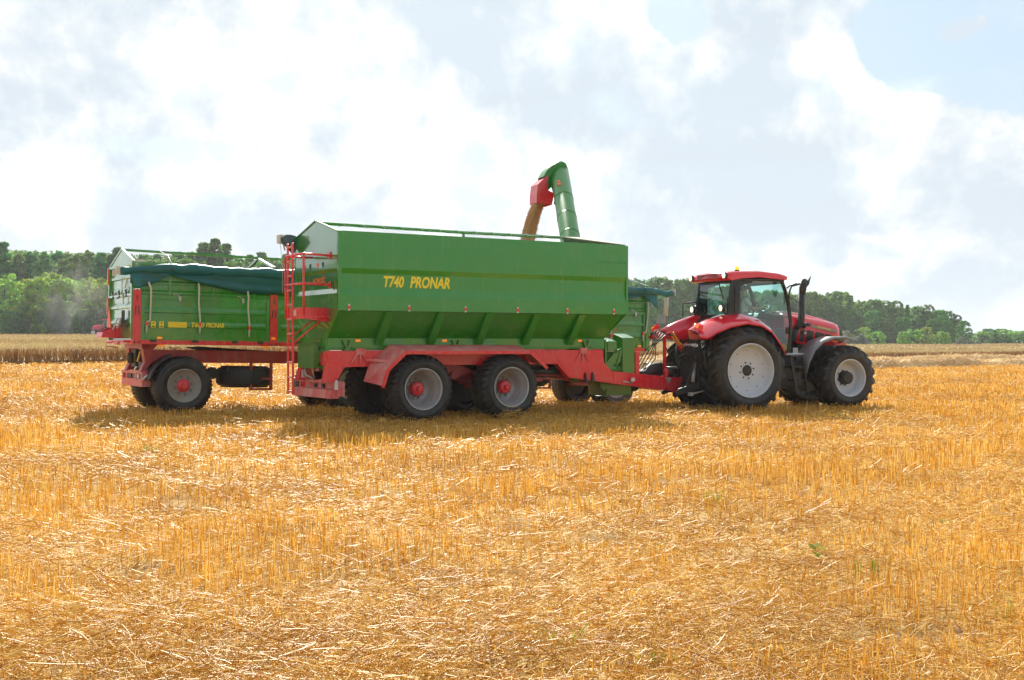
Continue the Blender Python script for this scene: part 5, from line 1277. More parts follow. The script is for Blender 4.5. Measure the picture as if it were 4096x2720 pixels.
def build_stubble():
    st = Acc(); li = Acc()
    edges = np.geomspace(3.6, 150, 34)
    for y0, y1 in zip(edges[:-1], edges[1:]):
        ym = (y0 + y1) / 2
        ds = 720 * min(1, (6.5 / ym) ** 1.42); ws = .0050 * max(1, ym / 7.5) ** .86
        dl = 1800 * min(1, (6.0 / ym) ** 1.50); wl_ = .0035 * max(1, ym / 8.0) ** .80
        x, y = scatter(y0, y1, ds)
        # drilled rows: pull stems towards lines 12 cm apart running with the field
        v = -x * math.sin(LA) + y * math.cos(LA); off = (np.round(v / .125) * .125 - v) * .8 + rng.normal(0, .012, len(x))
        x = x - math.sin(LA) * off; y = y + math.cos(LA) * off
        q = litter(x, y); keep = (rng.uniform(0, 1, len(x)) > np.maximum(q * .72, .85 * hollow(x, y))) & (edge_d(x, y) < .3)
        x, y, q = x[keep], y[keep], q[keep]
        clump = fbm(x * 1.7, y * 1.7, 21)
        h = (.085 + .12 * clump + rng.normal(0, .028, len(x))) * (1 - .40 * q) * (1 + .12 * float(sstep(ym, 9, 18))); h = np.clip(h, .03, .30)
        lean = np.abs(rng.normal(0, .10, len(x))) + .35 * q * rng.uniform(0, 1, len(x))
        st.add(stems(x, y, ground_z(x, y) - .01, h, np.full(len(x), ws) * rng.uniform(.6, 1.4, len(x)), lean, 1, False))
        x, y = scatter(y0, y1, dl * 1.6)
        q = litter(x, y); keep = (rng.uniform(0, 1, len(x)) < (.30 + .70 * q) * (1 - .8 * hollow(x, y))) & (edge_d(x, y) < .3)
        x, y, q = x[keep], y[keep], q[keep]
        ln = np.clip(rng.lognormal(-2.75, .70, len(x)), .02, .32) * (1 + .4 * float(sstep(ym, 18, 40)))
        hump = np.clip(fbm(x * 1.3, y * 1.3, 33) - .50, 0, 1) * .62
        z = ground_z(x, y) + .012 + rng.uniform(0, 1, len(x)) ** 1.6 * (.06 + hump * 1.2)
        li.add(lying(x, y, z, ln, np.full(len(x), wl_) * rng.uniform(.6, 1.5, len(x)), .30))
    tag(st.build('stubble', M['stubble']), 'short upright golden straw stubble covering the field', 'stubble', None, 'stuff')
    tag(li.build('loose_straw', M['litter']), 'pale loose straw lying over the stubble', 'straw', None, 'stuff')

def build_crop():
    # canopy floor of the standing crop, with stalks along its cut edge and ears over the top
    ys = np.concatenate([np.linspace(0, 12, 5), np.geomspace(14, 260, 26)]); xs = np.linspace(-140, 330, 110)
    X, T = np.meshgrid(xs, ys, indexing='ij')
    Y = 61 + .92 * (X + 26) + T * math.hypot(1, .92) + .6
    ok = Y > 10
    Zt = ground_z(X, np.maximum(Y, 10)) + .66 + .10 * fbm(X * .4, Y * .4, 4)
    Zt[:, 0] -= .5
    V = np.stack([X, Y, Zt], -1).reshape(-1, 3); nj = len(ys)
    i, j = np.meshgrid(np.arange(len(xs) - 1), np.arange(nj - 1), indexing='ij')
    F = np.stack([i * nj + j, (i + 1) * nj + j, (i + 1) * nj + j + 1, i * nj + j + 1], -1).reshape(-1, 4)
    F = F[(V[F].reshape(-1, 4, 3)[:, :, 1].min(1) > 30)]
    root = mesh_np('standing_crop', V, F, M['crop_top'], smooth=True)
    tag(root, 'uncut dusty brown grain crop standing beyond the stubble', 'crop', None, 'stuff')
    a = Acc(); b = Acc()
    n = 52000; x = rng.uniform(-42, 95, n); dep = rng.uniform(0, 1, n) ** 1.5 * 4.5
    y = 61 + .92 * (x + 26) + dep * math.hypot(1, .92) + rng.normal(0, .12, n); k = np.abs(x) < .47 * y + 3; x, y = x[k], y[k]
    a.add(stems(x, y, ground_z(x, y), .62 + .24 * rng.uniform(0, 1, len(x)) ** 1.2, np.full(len(x), .035) * rng.uniform(.6, 1.5, len(x)), np.abs(rng.normal(0, .14, len(x)))))
    for y0, y1, d_, w_ in ((60, 100, 14, .05), (100, 170, 5, .09), (170, 300, 1.6, .16)):
        x, y = scatter(y0, y1, d_); k = edge_d(x, y) > .2; x, y = x[k], y[k]
        g = fbm(x * .03, y * .05, 8)
        b.add(stems(x, y, ground_z(x, y) + .55, .22 + .14 * rng.uniform(0, 1, len(x)) + .08 * g, np.full(len(x), w_) * rng.uniform(.6, 1.5, len(x)), np.abs(rng.normal(0, .5, len(x)))))
    a.build('crop_stalks', M['crop'], root); b.build('crop_ears', M['crop_top'], root)

def build_windrows():
    # two swaths of threshed straw lying along the crop edge on the right
    for k, (d0, lab) in enumerate(((7.5, 'pale straw windrow lying next to the standing crop, right of the tractor'), (21.0, 'nearer pale straw windrow on the stubble, right of the red tractor'))):
        xs = np.linspace(6, 66, 240); acc = Acc()
        c = math.hypot(1, .92)
        yc = 61 + .92 * (xs + 26) - d0 * c
        sec = np.linspace(-1, 1, 9)
        X = xs[:, None] + sec[None] * .75 * (.92 / c) * (1 if True else 1) ; Y = yc[:, None] - sec[None] * .75 / c
        wob = fbm(xs * .35, xs * 0 + k * 9, 14)
        Zs = ground_z(X, Y) + (.28 + .58 * wob)[:, None] * np.sqrt(np.clip(1 - sec ** 2, 0, 1))[None] + .10 * (fbm(X * 2.2, Y * 2.2, 17) - .5)
        V = np.stack([X, Y, Zs], -1).reshape(-1, 3)
        i, j = np.meshgrid(np.arange(len(xs) - 1), np.arange(8), indexing='ij')
        F = np.stack([i * 9 + j, i * 9 + j + 1, (i + 1) * 9 + j + 1, (i + 1) * 9 + j], -1).reshape(-1, 4)
        root = mesh_np('straw_windrow', V, F, M['windrow'], smooth=False)
        tag(root, lab, 'windrow', 'straw windrows on the right')
        n = 9000; u = rng.uniform(0, 1, n); x = 6 + 60 * u; s = rng.normal(0, .5, n)
        y = 61 + .92 * (x + 26) - d0 * c - s / c; x = x + s * .92 / c
        wb = fbm((6 + 60 * u) * .35, u * 0 + k * 9, 14)
        z = ground_z(x, y) + (.30 + .62 * wb) * np.sqrt(np.clip(1 - s ** 2, .02, 1)) * rng.uniform(.5, 1.05, n)
        acc.add(lying(x, y, z, rng.uniform(.2, .7, n), np.full(n, .03), .4))
        acc.build('loose_stalks', M['windrow'], root)

def build_weeds():
    items = [(1885, 1292, 'bright green broad-leaved weed among the stubble on the right', 'b', .11), (2010, 1330, 'upright green weed right of the broad-leaved one', 'u', .15), (2175, 1215, 'tiny green weed on the far right, highest of the weeds in the picture', 'b', .06),
             (2318, 1440, 'dark green grass tuft at the right-hand edge of the picture', 'u', .15), (345, 1045, 'soft green weed patch in the left stubble beyond the tall standing rows', 'u', .16), (1650, 1165, 'pale green weed patch in the middle distance right of centre', 'u', .16),
             (1280, 1480, 'thin green blades near the bottom centre of the picture', 'u', .13), (20, 1500, 'green blade cluster in the bottom left corner', 'u', .10), (1500, 1530, 'green grass blades at the bottom edge right of centre', 'u', .12)]
    for px, py, lab, kind, h in items:
        y = CAM_H * 2750 / (py - 790); x = (px - 1180) / 2750 * y
        z = float(ground_z(x, y)); n = 12 if kind == 'u' else 8; V = []; F = []
        for k in range(n):
            a = rng.uniform(0, 6.28); r0 = rng.uniform(0, .14 if kind == 'u' else .03); bx, by = x + r0 * math.cos(a), y + r0 * math.sin(a)
            if kind == 'u':
                hh = h * rng.uniform(.6, 1.2); w = .003 + .0003 * y; lx, ly = rng.normal(0, .25, 2) * hh; sx, sy = math.cos(a) * w, math.sin(a) * w
                q = [(bx - sx, by - sy, z), (bx + sx, by + sy, z), (bx + lx * .5 + sx * .8, by + ly * .5 + sy * .8, z + hh * .6), (bx + lx * .5 - sx * .8, by + ly * .5 - sy * .8, z + hh * .6)]
                b = len(V); V += q + [(bx + lx * 1.2, by + ly * 1.2, z + hh), (bx + lx * 1.2 + .001, by + ly * 1.2, z + hh)]; F += [(b, b + 1, b + 2, b + 3), (b + 3, b + 2, b + 5, b + 4)]
            else:
                ln = h * rng.uniform(.5, 1.0); d = Vector((math.cos(a), math.sin(a), rng.uniform(.2, 1.2))).normalized(); s = d.cross(Vector((0, 0, 1))).normalized() * ln * .32; c = Vector((bx, by, z + h * rng.uniform(.3, .9)))
                b = len(V); V += [c, c + d * ln * .45 + s, c + d * ln, c + d * ln * .45 - s]; F.append((b, b + 1, b + 2, b + 3))
        o = mesh_np('weed', [tuple(v) for v in V], F, M['weed'])
        tag(o, lab, 'weed', 'green weeds in the stubble')

# ------------------------------------------------------------------ trees
def leaf_mat(name, dark, mid, light, trans=.35):
    m, nt, out = nodes(name); L = nt.links.new
    geo = N(nt, 'ShaderNodeNewGeometry'); ob = N(nt, 'ShaderNodeObjectInfo'); tc = N(nt, 'ShaderNodeTexCoord')
    r = ramp(nt, [(0, dark), (.55, mid), (1, light)])
    nz = N(nt, 'ShaderNodeTexNoise', i_Scale=.5, i_Detail=2.0); L(tc.outputs['Object'], nz.inputs['Vector'])
    ad = N(nt, 'ShaderNodeMath', operation='MULTIPLY_ADD', i_1=.45); L(geo.outputs['Random Per Island'], ad.inputs[0])
    m2 = N(nt, 'ShaderNodeMath', operation='MULTIPLY_ADD', i_1=1.5, i_2=-.50); L(nz.outputs['Fac'], m2.inputs[0]); L(m2.outputs[0], ad.inputs[2]); L(ad.outputs[0], r.inputs['Fac'])
    hs = N(nt, 'ShaderNodeHueSaturation'); L(r.outputs[0], hs.inputs['Color'])
    mr = N(nt, 'ShaderNodeMapRange', i_3=.46, i_4=.53); L(ob.outputs['Random'], mr.inputs[0]); L(mr.outputs[0], hs.inputs['Hue'])
    mv = N(nt, 'ShaderNodeMapRange', i_3=.92, i_4=1.35); L(ob.outputs['Random'], mv.inputs[0]); L(mv.outputs[0], hs.inputs['Value'])
    p = N(nt, 'ShaderNodeBsdfPrincipled', i_Roughness=.55); p.inputs['Specular IOR Level'].default_value = .25; L(hs.outputs[0], p.inputs['Base Color'])
    tr = N(nt, 'ShaderNodeBsdfTranslucent'); L(hs.outputs[0], tr.inputs['Color'])
    mx = N(nt, 'ShaderNodeMixShader'); mx.inputs[0].default_value = trans
    L(p.outputs[0], mx.inputs[1]); L(tr.outputs[0], mx.inputs[2]); L(mx.outputs[0], out.inputs['Surface'])
    return m
M['bark'] = paint('bark', (.10, .075, .05), .9, dust_amt=.2)
M['leaf_dark'] = leaf_mat('dark_needles', (.026, .115, .020), (.075, .25, .038), (.19, .44, .07), .48)
M['leaf_mid'] = leaf_mat('broad_leaves', (.045, .125, .018), (.11, .255, .034), (.22, .42, .065), .48)
M['leaf_light'] = leaf_mat('young_leaves', (.13, .26, .03), (.27, .48, .05), (.42, .64, .10), .52)
M['leaf_silver'] = leaf_mat('silver_leaves', (.12, .15, .10), (.20, .24, .17), (.30, .33, .25), .3)

def leaf_quads(P, Nrm, size):
    n = len(P); a = rng.normal(0, 1, (n, 3)); nn = Nrm + a * .75; nn /= np.linalg.norm(nn, axis=1)[:, None]
    t = np.cross(nn, rng.normal(0, 1, (n, 3))); t /= np.linalg.norm(t, axis=1)[:, None]; b = np.cross(nn, t)
    s = (size * rng.uniform(.6, 1.4, n))[:, None]
    V = np.stack([P - t * s, P + b * s * .55, P + t * s, P - b * s * .55], 1)
    return V.reshape(-1, 3), np.arange(n * 4).reshape(-1, 4)

def tree_proto(name, h, w, mat, kind='broad', nclus=60, per=60, leaf=.26, base=.12, seed=0):
    """tree > trunk, crown (unit built at the origin)"""
    global rng
    keep = rng; rng = np.random.default_rng(100 + seed); rd = random.Random(seed)
    root = empty(name)
    acc = Acc(); cl = []
    z0 = h * base
    for k in range(nclus):
        if kind == 'cone':
            u = rd.random() ** .8; z = z0 + (h - z0) * u; rmax = w / 2 * (1 - u) ** .75 + .15; a = rd.random() * 6.283; r_ = rmax * (.55 + .45 * rd.random())
            cr = .10 * w + .10 * w * (1 - u)
        elif kind == 'tall':
            u = rd.random(); z = z0 + (h - z0) * (.02 + .95 * u); env = min(1, .55 + .9 * u) * (1 - max(0, u - .5) / .5 * .80) ; a = rd.random() * 6.283; r_ = w / 2 * env * (.3 + .85 * rd.random()); cr = .085 * w * (.5 + .9 * rd.random()) * (1.2 - .55 * u)
        elif kind == 'pine':
            u = rd.random(); z = z0 + (h - z0) * u; env = math.sin(math.pi * min(1, (u * .80 + .16))) ** .6; a = rd.random() * 6.283; r_ = w / 2 * env * (.35 + .65 * rd.random()); cr = .15 * w * (.6 + .5 * rd.random())
        else:
            u = rd.random(); z = z0 + (h - z0) * (.04 + .92 * u); env = (math.sin(math.pi * (.12 + .80 * u)) ** .7); a = rd.random() * 6.283; r_ = w / 2 * env * (.45 + .55 * rd.random() ** .6); cr = .085 * w * (.40 + 1.0 * rd.random())
        cl.append((r_ * math.cos(a), r_ * math.sin(a), z, cr))
    for (cx, cy, cz, cr) in cl:
        d = rng.normal(0, 1, (per, 3)); d /= np.linalg.norm(d, axis=1)[:, None]; rad = cr * rng.uniform(.25, 1.05, per) ** .6
        P = np.array([cx, cy, cz]) + d * rad[:, None] * np.array([1, 1, .75 if kind != 'cone' else .45])
        nr = d * .6 + np.array([cx / (w + .1), cy / (w + .1), .5])
        acc.add(leaf_quads(P, nr, leaf))
    acc.build('crown', mat, root)
    m = MB(); th = h * (.93 if kind == 'cone' else .8)
    m.tube([(0, 0, -.4), (.02 * h * rd.uniform(-1, 1), .02 * h * rd.uniform(-1, 1), th * .5), (.03 * h * rd.uniform(-1, 1), 0, th)], [.022 * h, .014 * h, .004 * h], 7)
    for k in range(0, nclus, max(1, nclus // 14)):
        cx, cy, cz, cr = cl[k]; zb = max(z0 * .7, cz - .30 * w * .6)
        m.tube([(0, 0, zb), (cx * .5, cy * .5, (zb + cz) / 2 + .1), (cx, cy, cz)], [.007 * h, .004 * h, .002 * h], 5)
    m.build('trunk', M['bark'], root)
    rng = keep
    return root

ORD = ['first', 'second', 'third', 'fourth', 'fifth', 'sixth', 'seventh', 'eighth', 'ninth', 'tenth', 'eleventh', 'twelfth', 'thirteenth', 'fourteenth', 'fifteenth', 'sixteenth', 'seventeenth', 'eighteenth', 'nineteenth', 'twentieth',
       'twenty-first', 'twenty-second', 'twenty-third', 'twenty-fourth', 'twenty-fifth', 'twenty-sixth', 'twenty-seventh', 'twenty-eighth', 'twenty-ninth', 'thirtieth']

def build_trees():
    K = 2361 / 2750 / 2361
    protos = {}
    def proto(key, *a, **k):
        protos[key] = [tree_proto(*a, **k), a[1]]
    proto('sp1', 'conifer_tree', 18, 5.2, M['leaf_dark'], 'cone', 150, 46, .30, .04, 1)
    proto('sp2', 'conifer_tree', 18, 4.4, M['leaf_dark'], 'cone', 130, 46, .28, .03, 2)
    proto('pi1', 'slender_tree', 18, 6.4, M['leaf_dark'], 'tall', 210, 44, .27, .10, 3); proto('pi2', 'slender_tree', 18, 5.4, M['leaf_mid'], 'tall', 190, 44, .26, .10, 13)
    proto('br1', 'broadleaf_tree', 16, 8.5, M['leaf_mid'], 'broad', 190, 48, .28, .10, 4)
    proto('br2', 'broadleaf_tree', 16, 7.2, M['leaf_mid'], 'broad', 180, 48, .26, .08, 5)
    proto('br3', 'broadleaf_tree', 16, 10, M['leaf_mid'], 'broad', 210, 50, .30, .06, 6)
    proto('yo1', 'young_tree', 9, 5.4, M['leaf_light'], 'broad', 100, 42, .22, .02, 7)
    proto('yo2', 'young_tree', 9, 6.4, M['leaf_light'], 'broad', 110, 42, .22, .0, 8)
    proto('sh1', 'shrub', 4, 4.2, M['leaf_light'], 'broad', 36, 50, .18, .0, 9)
    proto('si1', 'willow_shrub', 3.2, 4.0, M['leaf_silver'], 'broad', 36, 54, .16, .0, 10)
    used = set(); rd = random.Random(12)
    def put(key, px, D, ytop, label, cat, group, wide=1.0):
        root, h0 = protos[key]
        x = (px - 1180) / 2750 * D; g = float(ground_z(x, D)); top = CAM_H + (790 - ytop) / 2750 * D; h = max(1.0, top - g)
        if key in used: o = copy_tree(root)
        else: o = root; used.add(key)
        s = h / h0
        o.location = (x, D, g - .1); o.scale = (s * wide, s * wide, s); o.rotation_euler = (0, 0, rd.random() * 6.28)
        tag(o, label, cat, group)
    # left wood: tall dark back row
    tops = [(-30, 565), (6, 560), (40, 578), (72, 572), (104, 576), (138, 574), (172, 577), (204, 570), (232, 580), (256, 586), (270, 572), (300, 590), (332, 583), (362, 588), (392, 590), (412, 572), (440, 580), (470, 558), (496, 553), (520, 560), (548, 588), (576, 590), (602, 580), (630, 592), (660, 588)]
    keys = ['pi1', 'sp1', 'pi2', 'pi1', 'pi2', 'pi1', 'br2', 'pi2', 'sp1', 'sp2', 'sp2', 'sp1', 'pi1', 'sp2', 'pi1', 'pi1', 'sp1', 'sp1', 'sp2', 'sp1', 'pi1', 'sp2', 'sp1', 'pi1', 'sp2']
    for i, ((px, yt), k) in enumerate(zip(tops, keys)):
        kind = {'p': 'narrow full-crowned tree', 's': 'dark pointed conifer', 'b': 'dark green broadleaf tree'}[k[0]]
        put(k, px, 243 + rd.uniform(-6, 8), yt + rd.uniform(-2, 3), f'tall {kind}, {ORD[i]} treetop from the left edge of the picture', 'tree', 'tall trees of the left wood', 1.15 if k[0] != 's' else 1.35)
    # left wood: lighter young trees in front
    yt_ = [(-25, 636), (8, 628), (36, 640), (64, 634), (92, 640), (118, 626), (146, 640), (172, 636), (200, 642), (226, 634), (250, 640), (276, 636)]
    for i, (px, yt) in enumerate(yt_):
        put('yo1' if i % 2 else 'yo2', px, 224 + rd.uniform(-5, 5), yt + rd.uniform(-4, 4), f'bright green young tree fronting the left wood, {ORD[i]} from the left edge', 'tree', 'young trees fronting the left wood', 1.05)
    for i, (px, yt) in enumerate([(-10, 700), (22, 712), (58, 704), (96, 716), (150, 708), (186, 712), (214, 700), (244, 706)]):
        put('br2', px, 217 + rd.uniform(-3, 3), yt, f'dark bushy tree low on the edge of the left wood, {ORD[i]} from the left edge', 'tree', 'low bushes along the left wood', 1.3)
    for i, (px, yt) in enumerate([(300, 600), (345, 596), (388, 600), (420, 594), (455, 598), (540, 600), (580, 598), (615, 602), (650, 600)]):
        put('br1' if i % 2 else 'br2', px, 228 + rd.uniform(-3, 3), yt, f'mid green leafy tree just over the left trailer cover, {ORD[i]} from the left', 'tree', 'leafy trees over the tipping trailer', .95)
    # right wood
    rt = [(1436, 640), (1462, 638), (1490, 645), (1518, 640), (1548, 638), (1578, 641), (1604, 648), (1636, 655), (1670, 660), (1706, 664), (1742, 668), (1776, 668), (1808, 672), (1836, 676), (1864, 672), (1892, 678), (1916, 672), (1938, 671), (1962, 683), (1988, 690), (2014, 688), (2040, 692), (2066, 690), (2092, 704), (2116, 706), (2140, 700), (2164, 712), (2186, 716), (2206, 722), (2222, 738)]
    n = len(rt)
    for i, (px, yt) in enumerate(rt):
        side = 'left of the tractor cab' if px < 1610 else ('behind the tractor' if px < 1900 else 'right of the tractor')
        put(('br1', 'br2', 'br3')[i % 3] if px not in (1962, 2092) else 'sp1', px, 300 + rd.uniform(-8, 8), yt + rd.uniform(-3, 2), f'rounded tree of the right wood, {side}, {ORD[n - 1 - i]} from its right end', 'tree', 'rounded trees of the right wood', .95)
    for i, (px, yt) in enumerate([(1450, 690), (1480, 700), (1515, 680), (1550, 690), (1585, 700), (1846, 712), (1880, 720), (1912, 708), (1946, 716), (1980, 724), (2012, 715), (2046, 722), (2080, 730), (2120, 724), (2150, 735), (2190, 742)]):
        put('br2' if i % 2 else 'br3', px, 292 + rd.uniform(-3, 3), yt, f'lower tree fronting the right wood, {ORD[15 - i]} from its right end', 'tree', 'front row of the right wood', .95)
    for i, (px, yt) in enumerate([(1958, 758), (1992, 752), (2016, 760), (2082, 762), (2106, 754), (2134, 752), (2160, 760), (2178, 764)]):
        put('yo1' if i % 2 else 'sh1', px, 276 + rd.uniform(-4, 4), yt, f'light green bush before the right wood, {ORD[i]} right of the tractor bonnet', 'shrub', 'light green bushes before the right wood', 1.25)
    for i, (px, yt, lab) in enumerate([(1964, 762, 'silvery rounded willow bush just right of the tractor bonnet'), (1986, 771, 'low silvery willow bush second right of the tractor bonnet'), (2222, 777, 'low silvery bush where the right wood ends'), (2246, 781, 'smallest silvery bush, in the gap right of the right wood')]):
        put('si1', px, 270, yt, lab, 'shrub', 'silvery willow bushes', 1.2)
    fr = [(2250, 768), (2264, 762), (2279, 757), (2294, 761), (2308, 757), (2322, 758), (2336, 763), (2350, 760), (2364, 766), (2380, 762)]
    for i, (px, yt) in enumerate(fr):
        put('yo2' if i % 2 else 'br3', px, 330 + rd.uniform(-6, 6), yt, f'small tree of the far right clump, {ORD[i]} after the gap', 'tree', 'trees of the far right clump', 1.7 if i % 2 else 1.9)
    # the deep wood behind the front rows
    acc = Acc(); P = []; Nn = []
    for px in np.arange(-90, 2215, 7.0):
        left = 1 - sstep(px, 640, 900); D = 262 * left + 318 * (1 - left)
        yt = np.interp(px, [-90, 0, 300, 660, 900, 1200, 1440, 1600, 1850, 2000, 2100, 2190, 2215], [570, 571, 582, 593, 606, 628, 645, 655, 679, 692, 706, 727, 768]) + 3
        for q in range(3):
            d_ = D + q * 5; x = (px + rd.uniform(-4, 4) - 1180) / 2750 * d_; g = float(ground_z(x, d_)); top = CAM_H + (790 - yt - rd.uniform(0, 12)) / 2750 * d_
            nn = 130; z = g + (top - g) * rng.uniform(0, 1, nn) ** .7
            P.append(np.stack([x + rng.normal(0, 1.0, nn), d_ + rng.normal(0, 1.2, nn), z], -1))
    P = np.concatenate(P); acc.add(leaf_quads(P, np.tile([0, -.4, .6], (len(P), 1)), .42))
    tag(acc.build('deep_wood', M['leaf_mid']), 'shadowy depth of the wood behind the front trees', 'wood', None, 'stuff')
# ------------------------------------------------------------------ falling grain, dust, air
def build_grain(spout):
    m, nt, out = nodes('wheat_grain'); L = nt.links.new
    geo = N(nt, 'ShaderNodeNewGeometry'); r = ramp(nt, [(0, (.34, .15, .045)), (.5, (.50, .25, .08)), (1, (.66, .40, .16))])
    tc = N(nt, 'ShaderNodeTexCoord'); mp = N(nt, 'ShaderNodeMapping'); mp.inputs['Scale'].default_value = (60, 60, 7); nz = N(nt, 'ShaderNodeTexNoise', i_Scale=1.0, i_Detail=5.0)
    L(tc.outputs['Object'], mp.inputs[0]); L(mp.outputs[0], nz.inputs['Vector'])
    ad = N(nt, 'ShaderNodeMath', operation='MULTIPLY_ADD', i_1=.5); L(geo.outputs['Random Per Island'], ad.inputs[0]); ml = N(nt, 'ShaderNodeMath', operation='MULTIPLY_ADD', i_1=1.4, i_2=-.45); L(nz.outputs['Fac'], ml.inputs[0]); L(ml.outputs[0], ad.inputs[2])
    L(ad.outputs[0], r.inputs['Fac'])
    p = N(nt, 'ShaderNodeBsdfPrincipled', i_Roughness=.6); L(r.outputs[0], p.inputs['Base Color']); L(p.outputs[0], out.inputs['Surface'])
    s = spout; pts = []; dirx = Vector((-.85, -.48, 0))
    for k in range(15):
        tt = k / 14 * .62; pts.append(s + dirx * (1.15 * tt) + Vector((0, 0, -1.3 * tt - 4.9 * tt * tt)))
    while pts[-1].z > 2.9: pts.append(pts[-1] + (pts[-1] - pts[-2]))
    rows = []; side = Vector((dirx.y, -dirx.x, 0)).normalized()
    for i, c in enumerate(pts):
        d = (pts[min(i + 1, len(pts) - 1)] - pts[max(i - 1, 0)]).normalized(); n_ = d.cross(side)
        w = .175 + .002 * i; row_ = []
        for k in range(29):
            a = 2 * math.pi * k / 28; j = .94 + .05 * math.sin(i * 1.7 + k * 2.3) + .05 * math.sin(k * 5.1 + i * .6) + .03 * math.sin(k * 9.7)
            row_.append(c + side * (w * math.cos(a) * j) + n_ * (w * .92 * math.sin(a) * j))
        row_[-1] = row_[0]; rows.append(row_)
    g = MB(); g.grid(rows); root = g.build('grain_stream', m)
    tag(root, 'brown stream of wheat pouring from the auger spout', 'grain', None, 'stuff')
    n = 14000; i = rng.integers(0, len(pts) - 1, n); f = rng.uniform(0, 1, n); pp = np.array([list(q) for q in pts]); c = pp[i] * (1 - f)[:, None] + pp[i + 1] * f[:, None]
    a = rng.uniform(0, 6.283, n); rr = .175 * (1 + np.abs(rng.normal(0, .13, n)) * (.4 + (i + f) / len(pts) * 1.8))
    sv = np.array(side); d3 = np.array([dirx.x, dirx.y, -.3]); d3 /= np.linalg.norm(d3)
    P = c + sv * (np.cos(a) * rr)[:, None] + d3 * (np.sin(a) * rr)[:, None]
    V, F = leaf_quads(P, np.tile([0, -1, .2], (n, 1)), .012); mesh_np('loose_grain', V, F, m, root)
    pile = MB(); pile.grid([[(r_ * 1.0 * math.cos(t), r_ * math.sin(t), -.45 * r_ ** 1.2 + .02 * math.sin(5 * t)) for t in [2 * math.pi * k / 24 for k in range(25)]] for r_ in (.01, .3, .6, .9, 1.15)])
    o = pile.build('grain_heap', m, None); o.location = (pts[-1].x, pts[-1].y, 3.02)
    tag(o, 'heap of wheat under the falling stream inside the farther tipping trailer', 'grain', None, 'stuff')

def build_dust():
    m, nt, out = nodes('dust'); L = nt.links.new
    tc = N(nt, 'ShaderNodeTexCoord'); nz = N(nt, 'ShaderNodeTexNoise', i_Scale=.20, i_Detail=5.0, i_Roughness=.6, i_Distortion=.6); L(tc.outputs['Object'], nz.inputs['Vector'])
    # thins towards the edge of its hull, denser near the ground
    ln = N(nt, 'ShaderNodeVectorMath', operation='LENGTH'); mp = N(nt, 'ShaderNodeMapping'); mp.inputs['Scale'].default_value = (1 / 8.0, 1 / 5, 1 / 8.5); L(tc.outputs['Object'], mp.inputs[0]); L(mp.outputs[0], ln.inputs[0])
    fo = N(nt, 'ShaderNodeMapRange', i_1=1.0, i_2=.25, i_3=0, i_4=1); L(ln.outputs['Value'], fo.inputs[0])
    rn = N(nt, 'ShaderNodeMapRange', i_1=.46, i_2=.66, i_3=0, i_4=1); L(nz.outputs['Fac'], rn.inputs[0])
    mu = N(nt, 'ShaderNodeMath', operation='MULTIPLY'); L(fo.outputs[0], mu.inputs[0]); L(rn.outputs[0], mu.inputs[1])
    m2 = N(nt, 'ShaderNodeMath', operation='MULTIPLY', i_1=.24); L(mu.outputs[0], m2.inputs[0])
    v = N(nt, 'ShaderNodeVolumePrincipled'); v.inputs['Color'].default_value = (.86, .80, .70, 1); L(m2.outputs[0], v.inputs['Density']); L(v.outputs[0], out.inputs['Volume'])
    s = MB(); s.sphere((0, 0, 0), (9.5, 5, 8.5), 24, 14)
    D = 214; x = (165 - 1180) / 2750 * D
    o = s.build('dust_cloud', m); o.location = (x, D, CAM_H + (790 - 705) / 2750 * D)
    tag(o, 'pale dust cloud rising in front of the left wood beside the distant tractor', 'dust', None, 'stuff')

def build_haze():
    m, nt, out = nodes('haze'); v = N(nt, 'ShaderNodeVolumePrincipled'); v.inputs['Color'].default_value = (.93, .96, 1, 1); v.inputs['Density'].default_value = HAZE; v.inputs['Anisotropy'].default_value = .3
    nt.links.new(v.outputs[0], out.inputs['Volume'])
    o = MB().box(-1600, 1600, -1600, 1600, -4, 34).build('haze', m); tag(o, 'pale summer haze over the field', 'haze', None, 'stuff')

